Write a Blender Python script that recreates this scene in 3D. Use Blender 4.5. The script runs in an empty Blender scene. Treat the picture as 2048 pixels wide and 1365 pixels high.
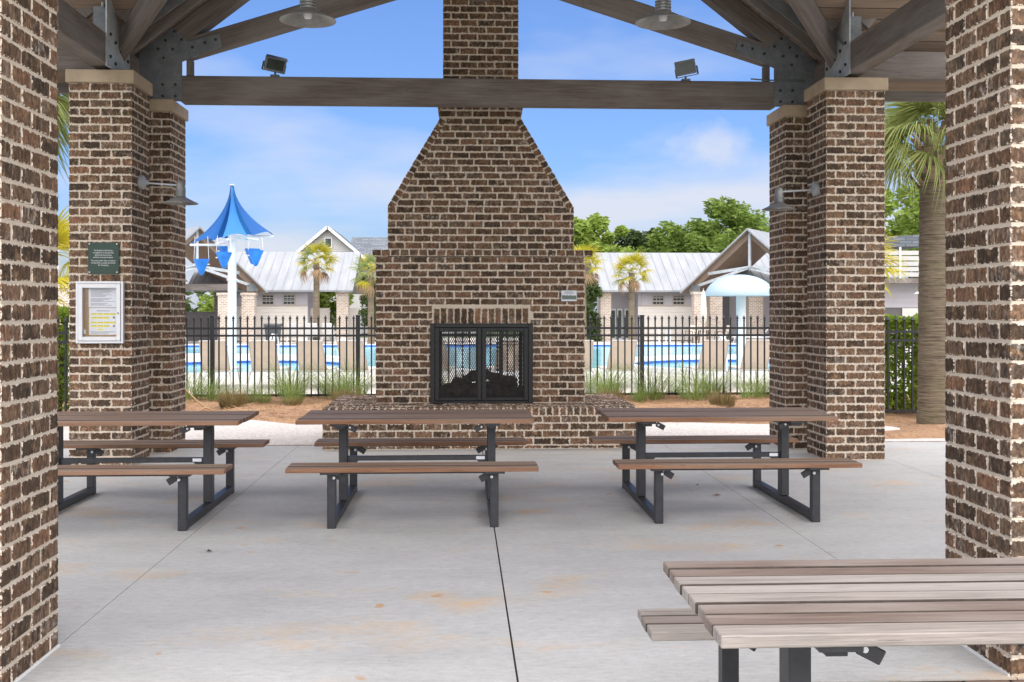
import bpy, math, random
import numpy as np
from mathutils import Vector, Matrix, Euler

D = bpy.data
SC = bpy.context.scene
COL = SC.collection
R = math.radians
random.seed(7)
RNG = np.random.default_rng(7)

# ------------------------------------------------------------------ camera
cam_d = D.cameras.new('camera')
cam = D.objects.new('camera', cam_d)
COL.objects.link(cam)
cam.location = (0, 0, 1.6)
cam.rotation_euler = (R(90), 0, -math.atan(102 / 2150))
cam_d.sensor_width = 36
cam_d.lens = 2150 / 2048 * 36
cam_d.shift_y = -60.5 / 2048
cam_d.clip_end = 2000
cam_d.clip_start = 0.05
SC.camera = cam

# ------------------------------------------------------------------ node helpers
def nd(nt, t, ins=None, **props):
    n = nt.nodes.new(t)
    for k, v in props.items():
        setattr(n, k, v)
    for k, v in (ins or {}).items():
        s = n.inputs[k]
        if isinstance(v, bpy.types.NodeSocket):
            nt.links.new(v, s)
        else:
            s.default_value = v
    return n

def mth(nt, op, a, b=0.0, c=0.0, clamp=False):
    return nd(nt, 'ShaderNodeMath', {0: a, 1: b, 2: c}, operation=op, use_clamp=clamp).outputs[0]

def c4(c):
    return (c[0], c[1], c[2], 1.0) if len(c) == 3 else c

def mix(nt, fac, a, b, blend='MIX'):
    a = a if isinstance(a, bpy.types.NodeSocket) else c4(a)
    b = b if isinstance(b, bpy.types.NodeSocket) else c4(b)
    return nd(nt, 'ShaderNodeMix', {0: fac, 6: a, 7: b}, data_type='RGBA', blend_type=blend).outputs[2]

def ramp(nt, fac, stops, interp='LINEAR'):
    n = nd(nt, 'ShaderNodeValToRGB', {0: fac})
    e = n.color_ramp.elements
    n.color_ramp.interpolation = interp
    while len(e) < len(stops):
        e.new(0.5)
    for el, (p, c) in zip(e, stops):
        el.position = p
        el.color = c4(c) if not isinstance(c, (int, float)) else (c, c, c, 1)
    return n.outputs[0]

def noise(nt, vec, scale, detail=3.0, rough=0.55, out=0):
    ins = {'Scale': scale, 'Detail': detail, 'Roughness': rough}
    if vec is not None:
        ins['Vector'] = vec
    return nd(nt, 'ShaderNodeTexNoise', ins).outputs[out]

def maprange(nt, v, a, b, c=0.0, d=1.0):
    return nd(nt, 'ShaderNodeMapRange', {0: v, 1: a, 2: b, 3: c, 4: d}).outputs[0]

def vscale(nt, v, s):
    return nd(nt, 'ShaderNodeVectorMath', {0: v, 1: s}, operation='MULTIPLY').outputs[0]

def vadd(nt, a, b):
    return nd(nt, 'ShaderNodeVectorMath', {0: a, 1: b}, operation='ADD').outputs[0]

def bump(nt, h, strength, dist=0.01):
    return nd(nt, 'ShaderNodeBump', {'Height': h, 'Strength': strength, 'Distance': dist}).outputs[0]

def newmat(name):
    m = D.materials.new(name)
    m.use_nodes = True
    nt = m.node_tree
    return m, nt, nt.nodes['Principled BSDF']

def setb(nt, b, **k):
    names = {'col': 'Base Color', 'rough': 'Roughness', 'metal': 'Metallic', 'normal': 'Normal', 'spec': 'Specular IOR Level',
             'alpha': 'Alpha', 'trans': 'Transmission Weight', 'ior': 'IOR', 'emit': 'Emission Color', 'es': 'Emission Strength'}
    for kk, v in k.items():
        s = b.inputs[names[kk]]
        if isinstance(v, bpy.types.NodeSocket):
            nt.links.new(v, s)
        else:
            s.default_value = c4(v) if kk in ('col', 'emit') else v

# ------------------------------------------------------------------ sky, sun, exposure
SUN_EL, SUN_AZ = R(66), R(170)          # azimuth measured from +Y (away from camera) towards +X
world = D.worlds.new('World')
SC.world = world
world.use_nodes = True
wt = world.node_tree
bg = wt.nodes['Background']
sky = nd(wt, 'ShaderNodeTexSky', sky_type='NISHITA', sun_disc=False, sun_elevation=SUN_EL, sun_rotation=SUN_AZ,
         altitude=0.0, air_density=1.0, dust_density=1.6, ozone_density=2.2)
wv = nd(wt, 'ShaderNodeTexCoord').outputs['Generated']
sep = nd(wt, 'ShaderNodeSeparateXYZ', {0: wv})
zz = mth(wt, 'MAXIMUM', sep.outputs[2], 0.0)
zden = mth(wt, 'ADD', zz, 0.22)
cv = nd(wt, 'ShaderNodeCombineXYZ', {0: mth(wt, 'DIVIDE', sep.outputs[0], zden), 1: mth(wt, 'DIVIDE', sep.outputs[1], zden), 2: 0.0}).outputs[0]
n1 = noise(wt, vadd(wt, vscale(wt, cv, (1.0, 1.15, 1.0)), (2.3, 6.1, 0)), 1.3, 5.0, 0.5)
n2 = noise(wt, vadd(wt, cv, (9.3, 1.1, 0)), 0.55, 2.0, 0.5)
cl = mth(wt, 'ADD', n1, mth(wt, 'MULTIPLY', mth(wt, 'SUBTRACT', n2, 0.5), 0.7))
lowb = maprange(wt, sep.outputs[2], 0.0, 0.28, 0.33, -0.10)     # more cloud low over the horizon
puffd = nd(wt, 'ShaderNodeVectorMath', {0: vscale(wt, wv, (1, 1, 1.9)), 1: (0.2293, 0.9616, 0.2867)}, operation='DISTANCE').outputs['Value']
puff = mth(wt, 'MULTIPLY', maprange(wt, mth(wt, 'ADD', puffd, mth(wt, 'MULTIPLY', mth(wt, 'SUBTRACT', noise(wt, wv, 32, 5, .6), .5), .07)), .006, .045, 1, 0), .22)
cmask = maprange(wt, mth(wt, 'ADD', mth(wt, 'ADD', cl, puff), lowb), 0.54, 0.86, 0.0, 0.85)
skycol = mix(wt, 1.0, sky.outputs[0], (0.70, 0.90, 1.28), 'MULTIPLY')
cloudcol = mix(wt, 0.0, (5.0, 5.15, 5.7), (1, 1, 1))
wcol = mix(wt, cmask, skycol, cloudcol)
wt.links.new(wcol, bg.inputs['Color'])
bg.inputs['Strength'].default_value = 0.05

sun_d = D.lights.new('sun', 'SUN')
sun = D.objects.new('sun', sun_d)
COL.objects.link(sun)
sun_d.energy = 2.8
sun_d.angle = R(125)
sun_d.color = (1.0, 0.92, 0.81)
sdir = Vector((math.sin(SUN_AZ) * math.cos(SUN_EL), math.cos(SUN_AZ) * math.cos(SUN_EL), math.sin(SUN_EL)))
sun.rotation_euler = sdir.to_track_quat('Z', 'Y').to_euler()
sun.location = (0, 0, 40)

SC.view_settings.view_transform = 'Standard'
SC.view_settings.look = 'None'
SC.view_settings.gamma = 1.0
SC.view_settings.exposure = 1.66
SC.render.engine = 'CYCLES'
SC.cycles.max_bounces = 8
SC.cycles.diffuse_bounces = 5
SC.cycles.transparent_max_bounces = 8
SC.cycles.use_denoising = True

# ------------------------------------------------------------------ object helpers
def wm(o):
    m = o.matrix_basis.copy()
    if o.parent:
        m = wm(o.parent) @ o.matrix_parent_inverse @ m
    return m

def setpar(o, p):
    if p is not None:
        o.parent = p
        o.matrix_parent_inverse = wm(p).inverted()

def tag(o, label=None, cat=None, group=None, kind=None):
    if label: o['label'] = label
    if cat: o['category'] = cat
    if group: o['group'] = group
    if kind: o['kind'] = kind
    return o

def thing(name, loc, label, cat, group=None, rz=0.0):
    o = D.objects.new(name, None)
    o.empty_display_size = 0.1
    COL.objects.link(o)
    o.location = loc
    o.rotation_euler = (0, 0, rz)
    return tag(o, label, cat, group)

def copy_tree(o, parent=None):
    c = o.copy()
    COL.objects.link(c)
    if parent is not None:
        c.parent = parent
    for ch in o.children:
        copy_tree(ch, c)
    return c

_FC = None
def cbox_geo(hx, hy, hz, c):
    """chamfered box: 24 verts, 26 faces"""
    global _FC
    vs = []
    for sx in (-1, 1):
        for sy in (-1, 1):
            for sz in (-1, 1):
                vs += [(sx * hx, sy * (hy - c), sz * (hz - c)), (sx * (hx - c), sy * hy, sz * (hz - c)), (sx * (hx - c), sy * (hy - c), sz * hz)]
    if _FC is None:
        def ix(sx, sy, sz, a):
            return (((sx + 1) // 2) * 4 + ((sy + 1) // 2) * 2 + (sz + 1) // 2) * 3 + a
        fs = []
        S = (-1, 1)
        for s in S:
            fs.append([ix(s, a, b, 0) for a, b in ((-1, -1), (1, -1), (1, 1), (-1, 1))])
            fs.append([ix(a, s, b, 1) for a, b in ((-1, -1), (1, -1), (1, 1), (-1, 1))])
            fs.append([ix(a, b, s, 2) for a, b in ((-1, -1), (1, -1), (1, 1), (-1, 1))])
            for t in S:
                fs.append([ix(s, t, -1, 0), ix(s, t, 1, 0), ix(s, t, 1, 1), ix(s, t, -1, 1)])
                fs.append([ix(s, -1, t, 0), ix(s, 1, t, 0), ix(s, 1, t, 2), ix(s, -1, t, 2)])
                fs.append([ix(-1, s, t, 1), ix(1, s, t, 1), ix(1, s, t, 2), ix(-1, s, t, 2)])
                for u in S:
                    fs.append([ix(s, t, u, 0), ix(s, t, u, 1), ix(s, t, u, 2)])
        ref = []
        for sx in S:
            for sy in S:
                for sz in S:
                    ref += [Vector((sx, sy * .8, sz * .8)), Vector((sx * .8, sy, sz * .8)), Vector((sx * .8, sy * .8, sz))]
        out = []
        for f in fs:
            n = (ref[f[1]] - ref[f[0]]).cross(ref[f[2]] - ref[f[0]])
            cen = sum((ref[i] for i in f), Vector())
            out.append(f if n.dot(cen) > 0 else f[::-1])
        _FC = out
    return vs, _FC

class MB:
    def __init__(s):
        s.v, s.f, s.l, s.ms = [], [], [], []
        s.mi = 0

    def add(s, vs, fs, loc=None, M=None):
        o = len(s.v)
        off = Vector((random.uniform(-50, 50), random.uniform(-50, 50), random.uniform(-50, 50)))
        lv = loc if loc is not None else vs
        s.l += [tuple(Vector(p) + off) for p in lv]
        if M is not None:
            vs = [tuple(M @ Vector(p)) for p in vs]
        s.v += [tuple(p) for p in vs]
        s.f += [[i + o for i in f] for f in fs]
        s.ms += [s.mi] * len(fs)
        return s

    def box(s, x0, x1, y0, y1, z0, z1, c=0.0, M=None):
        hx, hy, hz = abs(x1 - x0) / 2, abs(y1 - y0) / 2, abs(z1 - z0) / 2
        cen = Vector(((x0 + x1) / 2, (y0 + y1) / 2, (z0 + z1) / 2))
        if c > 0:
            vs, fs = cbox_geo(hx, hy, hz, min(c, hx * .49, hy * .49, hz * .49))
        else:
            vs = [(a * hx, b * hy, d * hz) for a in (-1, 1) for b in (-1, 1) for d in (-1, 1)]
            fs = [[0, 1, 3, 2], [4, 6, 7, 5], [0, 4, 5, 1], [2, 3, 7, 6], [0, 2, 6, 4], [1, 5, 7, 3]]
        # local grain coords: longest axis first
        order = sorted(range(3), key=lambda i: -(hx, hy, hz)[i])
        loc = [(p[order[0]], p[order[1]], p[order[2]]) for p in vs]
        T = Matrix.Translation(cen)
        return s.add(vs, fs, loc, (M @ T) if M is not None else T)

    def bar(s, p0, p1, w, h, up=(0, 0, 1), c=0.0):
        p0, p1 = Vector(p0), Vector(p1)
        d = p1 - p0
        L = d.length
        x = d / L
        y = Vector(up).cross(x)
        if y.length < 1e-5:
            y = Vector((1, 0, 0)).cross(x)
        y.normalize()
        z = x.cross(y)
        M = Matrix((x, y, z)).transposed().to_4x4()
        M.translation = (p0 + p1) / 2
        return s.box(-L / 2, L / 2, -w / 2, w / 2, -h / 2, h / 2, c, M)

    def tube(s, p0, p1, r0, r1=None, n=8, caps=True):
        return s.path([p0, p1], [r0, r0 if r1 is None else r1], n, caps)

    def path(s, pts, r, n=8, caps=True):
        pts = [Vector(p) for p in pts]
        k = len(pts)
        rs = r if isinstance(r, (list, tuple)) else [r] * k
        vs, fs, loc = [], [], []
        px = None
        acc = 0.0
        for i, p in enumerate(pts):
            t = (pts[min(i + 1, k - 1)] - pts[max(i - 1, 0)]).normalized()
            a = Vector((0, 0, 1)) if abs(t.z) < .9 else Vector((1, 0, 0))
            x = a.cross(t).normalized() if px is None else (px - t * px.dot(t)).normalized()
            px = x
            y = t.cross(x)
            if i: acc += (p - pts[i - 1]).length
            for j in range(n):
                an = 2 * math.pi * j / n
                vs.append(p + (x * math.cos(an) + y * math.sin(an)) * rs[i])
                loc.append((acc, rs[i] * math.cos(an), rs[i] * math.sin(an)))
        for i in range(k - 1):
            for j in range(n):
                a, b = i * n + j, i * n + (j + 1) % n
                fs.append([a, b, b + n, a + n])
        if caps:
            fs.append(list(range(n))[::-1])
            fs.append([(k - 1) * n + j for j in range(n)])
        return s.add(vs, fs, loc)

    def lathe(s, prof, c=(0, 0, 0), n=24, M=None, closed=False):
        vs, fs = [], []
        k = len(prof)
        for (r, z) in prof:
            for j in range(n):
                an = 2 * math.pi * j / n
                vs.append((r * math.cos(an), r * math.sin(an), z))
        for i in range(k if closed else k - 1):
            for j in range(n):
                i2 = (i + 1) % k
                fs.append([i * n + j, i * n + (j + 1) % n, i2 * n + (j + 1) % n, i2 * n + j])
        T = Matrix.Translation(c)
        return s.add(vs, fs, None, (T @ M) if M is not None else T)

    def prism(s, poly, a0, a1, axis='y'):
        """polygon in (x,z) for axis y, (y,z) for axis x, (x,y) for axis z"""
        k = len(poly)
        def P(p, a):
            return {'y': (p[0], a, p[1]), 'x': (a, p[0], p[1]), 'z': (p[0], p[1], a)}[axis]
        vs = [P(p, a0) for p in poly] + [P(p, a1) for p in poly]
        fs = [list(range(k)), list(range(k, 2 * k))[::-1]] + [[i, i + k, (i + 1) % k + k, (i + 1) % k] for i in range(k)]
        return s.add(vs, fs)

    def build(s, name, m=None, parent=None, smooth=False, angle=40, local=False):
        me = D.meshes.new(name)
        me.from_pydata(s.v, [], s.f)
        a = me.attributes.new('bl', 'FLOAT_VECTOR', 'POINT')
        a.data.foreach_set('vector', np.array(s.l, dtype=np.float32).ravel())
        for x in (m if isinstance(m, (list, tuple)) else [m]):
            if x: me.materials.append(x)
        if isinstance(m, (list, tuple)):
            me.polygons.foreach_set('material_index', s.ms)
        if smooth:
            me.polygons.foreach_set('use_smooth', [True] * len(me.polygons))
            if angle:
                me.set_sharp_from_angle(angle=R(angle))
        me.validate()
        me.update()
        import_fix(me)
        o = D.objects.new(name, me)
        COL.objects.link(o)
        if parent is not None:
            if local:
                o.parent = parent
            else:
                setpar(o, parent)
        return o

def import_fix(me):
    import bmesh
    b = bmesh.new()
    b.from_mesh(me)
    bmesh.ops.recalc_face_normals(b, faces=b.faces)
    b.to_mesh(me)
    b.free()

def raw_mesh(name, v, f, m, parent=None, smooth=False, local=False):
    """numpy verts (n,3), quads/tris array of one size"""
    v = np.asarray(v, dtype=np.float32)
    f = np.asarray(f, dtype=np.int32)
    me = D.meshes.new(name)
    me.vertices.add(len(v))
    me.vertices.foreach_set('co', v.ravel())
    k = f.shape[1]
    me.loops.add(f.size)
    me.loops.foreach_set('vertex_index', f.ravel())
    me.polygons.add(len(f))
    me.polygons.foreach_set('loop_start', np.arange(0, f.size, k, dtype=np.int32))
    me.polygons.foreach_set('loop_total', np.full(len(f), k, dtype=np.int32))
    if smooth:
        me.polygons.foreach_set('use_smooth', np.ones(len(f), dtype=bool))
    me.materials.append(m)
    me.update(calc_edges=True)
    me.validate()
    o = D.objects.new(name, me)
    COL.objects.link(o)
    if parent is not None:
        if local: o.parent = parent
        else: setpar(o, parent)
    return o

def obj_from(me, name, parent, loc=(0, 0, 0), rot=(0, 0, 0), sc=(1, 1, 1)):
    o = D.objects.new(name, me)
    COL.objects.link(o)
    o.location = loc
    o.rotation_euler = rot
    o.scale = sc
    if parent is not None: setpar(o, parent)
    return o

# ------------------------------------------------------------------ materials
M = {}

def pos(nt):
    return nd(nt, 'ShaderNodeNewGeometry').outputs['Position']

def attr(nt, name, out='Vector'):
    return nd(nt, 'ShaderNodeAttribute', attribute_name=name).outputs[out]

def objrand(nt):
    return nd(nt, 'ShaderNodeObjectInfo').outputs['Random']

MORTAR = (0.65, 0.555, 0.44)

def mk_brick():
    m, nt, b = newmat('brick')
    bl, bh = attr(nt, 'bl'), attr(nt, 'bh')
    br = attr(nt, 'br', 'Fac')
    rnd = mth(nt, 'FRACT', mth(nt, 'ADD', br, objrand(nt)))
    rnd2 = mth(nt, 'FRACT', mth(nt, 'MULTIPLY', rnd, 17.37))
    rnd3 = mth(nt, 'FRACT', mth(nt, 'MULTIPLY', rnd, 5.91))
    off = nd(nt, 'ShaderNodeCombineXYZ', {0: mth(nt, 'MULTIPLY', rnd, 40), 1: mth(nt, 'MULTIPLY', rnd2, 40), 2: mth(nt, 'MULTIPLY', rnd3, 40)}).outputs[0]
    p = vadd(nt, pos(nt), off)
    base = ramp(nt, rnd, [(0.0, (0.039, 0.024, 0.015)), (0.2, (0.079, 0.044, 0.023)), (0.42, (0.137, 0.071, 0.039)),
                          (0.62, (0.188, 0.108, 0.060)), (0.78, (0.114, 0.078, 0.053)), (0.9, (0.235, 0.116, 0.062)), (1.0, (0.164, 0.112, 0.074))])
    # fired flashing: dark streaks, more on some bricks than on others
    st = noise(nt, vscale(nt, p, (1, 1, .35)), 24, 4, .66)
    dark = mth(nt, 'MULTIPLY', maprange(nt, st, .44, .60, 0, 1), maprange(nt, rnd3, 0, 1, .35, .95))
    c = mix(nt, dark, base, (0.026, 0.018, 0.012))
    warm = maprange(nt, noise(nt, p, 15, 3, .6), .52, .68, 0, .75)
    c = mix(nt, warm, c, (0.25, 0.145, 0.077))
    # lime bloom on some bricks
    lb = maprange(nt, noise(nt, vscale(nt, p, (1, 1, .6)), 30, 5, .7), .50, .68, 0, 1)
    some = maprange(nt, rnd2, .70, 1.0, .10, .95)
    c = mix(nt, mth(nt, 'MULTIPLY', lb, some), c, (0.44, 0.39, 0.33))
    mo = noise(nt, vscale(nt, p, (1, 1, .55)), 62, 5, .75)
    c = mix(nt, 1.0, c, ramp(nt, mo, [(.34, .42), (.5, .95), (.66, 1.9)]), 'MULTIPLY')
    fine = noise(nt, p, 160, 2)
    c = mix(nt, maprange(nt, fine, .35, .7, 0, .5), c, mix(nt, .5, c, (0.2, .16, .12)))
    # mortar smeared over the arrises
    e = nd(nt, 'ShaderNodeVectorMath', {0: bh, 1: nd(nt, 'ShaderNodeVectorMath', {0: bl}, operation='ABSOLUTE').outputs[0]}, operation='SUBTRACT').outputs[0]
    s = nd(nt, 'ShaderNodeSeparateXYZ', {0: e})
    x, y, z = s.outputs
    med = mth(nt, 'MAXIMUM', mth(nt, 'MINIMUM', x, y), mth(nt, 'MINIMUM', mth(nt, 'MAXIMUM', x, y), z))
    ns = noise(nt, p, 42, 4, .62)
    lim = maprange(nt, ns, .36, .72, -.004, .014)
    sm = maprange(nt, mth(nt, 'SUBTRACT', lim, med), -.0006, .0012, 0, 1)
    c = mix(nt, sm, c, MORTAR)
    setb(nt, b, col=c, rough=.92, spec=.2)
    h = mth(nt, 'ADD', mth(nt, 'MULTIPLY', ns, .6), mth(nt, 'MULTIPLY', fine, .35))
    setb(nt, b, normal=bump(nt, h, .55, .006))
    return m

def mk_mortar():
    m, nt, b = newmat('mortar')
    p = pos(nt)
    n = noise(nt, p, 9, 3)
    c = ramp(nt, n, [(.3, (.56, .475, .37)), (.7, (.68, .585, .47))])
    f = noise(nt, p, 120, 3, .7)
    c = mix(nt, maprange(nt, f, .3, .7, 0, .35), c, (.54, .45, .34))
    setb(nt, b, col=c, rough=.95, spec=.15, normal=bump(nt, mth(nt, 'ADD', f, noise(nt, p, 30, 3)), .5, .008))
    return m

def mk_wood(name, ca, cb, cc, grain=1.0, rough=.75, weather=(.4, .38, .36), wamt=.3, bumps=.3, tone=None, topgrey=0):
    m, nt, b = newmat(name)
    bl = attr(nt, 'bl')
    r = objrand(nt)
    off = nd(nt, 'ShaderNodeCombineXYZ', {0: mth(nt, 'MULTIPLY', r, 31), 1: mth(nt, 'MULTIPLY', r, 57), 2: mth(nt, 'MULTIPLY', r, 13)}).outputs[0]
    p = vadd(nt, bl, off)
    g = noise(nt, vscale(nt, p, (1.6, 26, 26)), 1.6 * grain, 5, .62)
    g2 = noise(nt, vscale(nt, p, (3, 90, 90)), 2.0 * grain, 3, .6)
    wob = noise(nt, vscale(nt, p, (.8, 3, 3)), 1.2, 2)
    c = ramp(nt, mth(nt, 'ADD', mth(nt, 'MULTIPLY', g, .75), mth(nt, 'MULTIPLY', g2, .25)), [(.3, ca), (.52, cb), (.72, cc)])
    c = mix(nt, maprange(nt, r, 0, 1, 0, .6), c, mix(nt, 1.0, c, (.60, .55, .50), 'MULTIPLY'))
    if tone:
        c = mix(nt, maprange(nt, mth(nt, 'FRACT', mth(nt, 'MULTIPLY', r, 7.3)), .45, .6, 0, .75), c, mix(nt, 1.0, ramp(nt, mth(nt, 'ADD', mth(nt, 'MULTIPLY', g, .6), mth(nt, 'MULTIPLY', g2, .4)), [(.34, .55), (.5, 1.0), (.66, 1.3)]), tone, 'MULTIPLY'))
    c = mix(nt, mth(nt, 'MULTIPLY', maprange(nt, wob, .42, .68), wamt), c, weather)
    nz = nd(nt, 'ShaderNodeSeparateXYZ', {0: nd(nt, 'ShaderNodeNewGeometry').outputs['True Normal']}).outputs[2]
    if topgrey:
        c = mix(nt, mth(nt, 'MULTIPLY', maprange(nt, nz, .5, .95), maprange(nt, wob, .3, .65, topgrey * .5, topgrey)), c, weather)
    crack = maprange(nt, g2, .62, .70, 0, .6)
    c = mix(nt, crack, c, (.03, .024, .02))
    setb(nt, b, col=c, rough=rough, spec=.25, normal=bump(nt, mth(nt, 'ADD', g, mth(nt, 'MULTIPLY', g2, .6)), bumps, .004))
    return m

def mk_plain(name, col, rough=.6, metal=0.0, spec=.4, var=.12, scale=8.0, bumps=0.0, bscale=60):
    m, nt, b = newmat(name)
    p = pos(nt)
    n = noise(nt, p, scale, 4, .6)
    c = mix(nt, maprange(nt, n, .3, .7, 0, 1), tuple(x * (1 - var) for x in col), tuple(min(1, x * (1 + var)) for x in col))
    setb(nt, b, col=c, rough=rough, metal=metal, spec=spec)
    if bumps:
        setb(nt, b, normal=bump(nt, noise(nt, p, bscale, 3), bumps, .005))
    return m

def mk_concrete():
    m, nt, b = newmat('concrete')
    p = pos(nt)
    big = noise(nt, p, .55, 4, .6)
    mid = noise(nt, vscale(nt, p, (.6, 1.5, 1)), 2.6, 5, .65)
    fine = noise(nt, p, 90, 3, .6)
    v = mth(nt, 'ADD', mth(nt, 'MULTIPLY', big, .5), mth(nt, 'MULTIPLY', mid, .5))
    c = ramp(nt, v, [(.3, (.40, .397, .372)), (.5, (.505, .50, .468)), (.7, (.585, .58, .548))])
    grain = noise(nt, vscale(nt, p, (.6, 1.4, 1)), 24, 5, .75)
    c = mix(nt, 1.0, c, ramp(nt, grain, [(.3, .80), (.5, 1.0), (.7, 1.13)]), 'MULTIPLY')
    c = mix(nt, maprange(nt, fine, .35, .72, 0, .45), c, (.40, .39, .37))
    sc = noise(nt, vscale(nt, vadd(nt, p, (3.1, 7.7, 0)), (.8, 1.3, 1)), 1.15, 5, .62)
    pat = maprange(nt, noise(nt, p, 14, 3, .7), .3, .6, .25, 1)
    stain = mth(nt, 'MULTIPLY', maprange(nt, sc, .565, .69, 0, .68), pat)
    c = mix(nt, stain, c, (.64, .42, .21))
    sp = noise(nt, p, 5.2, 2, .5)
    c = mix(nt, maprange(nt, sp, .70, .75, 0, .75), c, (.50, .28, .11))
    dots = noise(nt, p, 38, 1, .5)
    c = mix(nt, maprange(nt, dots, .80, .83, 0, .8), c, (.10, .08, .06))
    wc = vadd(nt, p, vscale(nt, noise(nt, p, 1.6, 4, .6, 1), (.5, .5, 0)))
    vo = nd(nt, 'ShaderNodeTexVoronoi', {'Vector': wc, 'Scale': .5}, feature='DISTANCE_TO_EDGE').outputs['Distance']
    crk = mth(nt, 'MULTIPLY', maprange(nt, vo, .0008, .0025, 1, 0), maprange(nt, noise(nt, p, .8, 2), .55, .65, 0, .25))
    c = mix(nt, crk, c, (.20, .19, .17))
    damp = maprange(nt, noise(nt, vscale(nt, p, (1, .5, 1)), .9, 4, .6), .55, .75, 0, .35)
    c = mix(nt, damp, c, (.40, .395, .385))
    setb(nt, b, col=c, rough=.78, spec=.3, normal=bump(nt, mth(nt, 'ADD', fine, mid), .3, .004))
    return m

def mk_aggregate():
    m, nt, b = newmat('aggregate')
    p = pos(nt)
    v = nd(nt, 'ShaderNodeTexVoronoi', {'Vector': p, 'Scale': 38.0})
    c = ramp(nt, nd(nt, 'ShaderNodeSeparateColor', {0: v.outputs['Color']}).outputs[0],
             [(0, (.42, .34, .28)), (.35, (.62, .55, .48)), (.7, (.70, .67, .62)), (1, (.45, .42, .40))])
    c = mix(nt, maprange(nt, v.outputs['Distance'], .35, .7, 0, .6), c, (.62, .58, .52))
    setb(nt, b, col=c, rough=.85, normal=bump(nt, v.outputs['Distance'], .4, .006))
    return m

def mk_ground():
    m, nt, b = newmat('ground')
    p = pos(nt)
    n = noise(nt, p, .3, 5)
    c = ramp(nt, n, [(.3, (.05, .09, .025)), (.6, (.09, .13, .04)), (.8, (.14, .15, .06))])
    c = mix(nt, maprange(nt, noise(nt, p, 30, 3), .3, .7, 0, .5), c, (.04, .06, .02))
    setb(nt, b, col=c, rough=.95, normal=bump(nt, noise(nt, p, 40, 3), .5, .02))
    return m

def mk_mulch():
    m, nt, b = newmat('pine_straw')
    p = pos(nt)
    n = noise(nt, p, 2.2, 5, .65)
    s1 = noise(nt, vscale(nt, p, (9, 55, 9)), 1.3, 4, .7)
    s2 = noise(nt, vscale(nt, vadd(nt, p, (4, 2, 0)), (60, 11, 9)), 1.3, 4, .7)
    s = mth(nt, 'MAXIMUM', s1, s2)
    c = ramp(nt, s, [(.42, (.14, .07, .035)), (.56, (.38, .215, .115)), (.7, (.60, .42, .26))])
    c = mix(nt, maprange(nt, n, .35, .65, 0, .45), c, (.44, .27, .14))
    setb(nt, b, col=c, rough=.95, normal=bump(nt, s, .8, .02))
    return m

def mk_deck():
    m, nt, b = newmat('pool_deck')
    p = pos(nt)
    n = noise(nt, p, 1.0, 4)
    c = ramp(nt, n, [(.3, (.46, .425, .375)), (.7, (.55, .515, .46))])
    setb(nt, b, col=c, rough=.8, normal=bump(nt, noise(nt, p, 60, 2), .2, .004))
    return m

def mk_water():
    m, nt, b = newmat('pool_water')
    p = pos(nt)
    n = noise(nt, vscale(nt, p, (1, .45, 1)), 2.4, 4, .6)
    c = ramp(nt, n, [(.3, (.16, .50, .60)), (.7, (.30, .66, .74))])
    setb(nt, b, col=c, rough=.12, spec=.35, normal=bump(nt, n, .22, .05))
    return m

def mk_leaf(name, ca, cb, rough=.6, trans=.35):
    m, nt, b = newmat(name)
    p = pos(nt)
    n = noise(nt, p, 1.7, 4, .7)
    r = nd(nt, 'ShaderNodeNewGeometry').outputs['Random Per Island']
    c = mix(nt, mth(nt, 'ADD', mth(nt, 'MULTIPLY', n, .45), mth(nt, 'MULTIPLY', r, .55)), ca, cb)
    setb(nt, b, col=c, rough=rough, spec=.25)
    t = nd(nt, 'ShaderNodeBsdfTranslucent', {0: mix(nt, .5, c, cb)})
    mx = nd(nt, 'ShaderNodeMixShader', {0: trans, 1: b.outputs[0], 2: t.outputs[0]})
    nt.links.new(mx.outputs[0], nt.nodes['Material Output'].inputs[0])
    return m

def mk_farbrick():
    m, nt, b = newmat('pale_brick')
    p = pos(nt)
    s = nd(nt, 'ShaderNodeSeparateXYZ', {0: p})
    uv = nd(nt, 'ShaderNodeCombineXYZ', {0: mth(nt, 'ADD', s.outputs[0], s.outputs[1]), 1: s.outputs[2], 2: 0.0}).outputs[0]
    bt = nd(nt, 'ShaderNodeTexBrick', {'Vector': uv, 'Color1': (.30, .20, .14, 1), 'Color2': (.46, .36, .28, 1), 'Mortar': (.60, .54, .46, 1),
                                       'Scale': 1.0, 'Mortar Size': .016, 'Bias': -.2, 'Brick Width': .215, 'Row Height': .085})
    c = mix(nt, maprange(nt, noise(nt, p, 5, 3), .4, .65, 0, .55), bt.outputs[0], (.56, .50, .43))
    setb(nt, b, col=c, rough=.9, normal=bump(nt, bt.outputs['Fac'], -.3, .01))
    return m

def mk_shingle():
    m, nt, b = newmat('shingle')
    p = pos(nt)
    s = nd(nt, 'ShaderNodeSeparateXYZ', {0: p})
    uv = nd(nt, 'ShaderNodeCombineXYZ', {0: s.outputs[0], 1: mth(nt, 'MULTIPLY', s.outputs[2], 1.6), 2: 0.0}).outputs[0]
    bt = nd(nt, 'ShaderNodeTexBrick', {'Vector': uv, 'Color1': (.10, .115, .13, 1), 'Color2': (.16, .175, .19, 1), 'Mortar': (.07, .08, .09, 1),
                                       'Scale': 1.0, 'Mortar Size': .02, 'Brick Width': .5, 'Row Height': .2})
    setb(nt, b, col=bt.outputs[0], rough=.9)
    return m

def mk_metalroof():
    m, nt, b = newmat('metal_roof')
    p = pos(nt)
    n = noise(nt, vscale(nt, p, (2.2, .4, .4)), 1.3, 5, .6)
    c = ramp(nt, n, [(.3, (.225, .235, .245)), (.7, (.30, .312, .322))])
    setb(nt, b, col=c, rough=.55, spec=.4)
    return m

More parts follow.
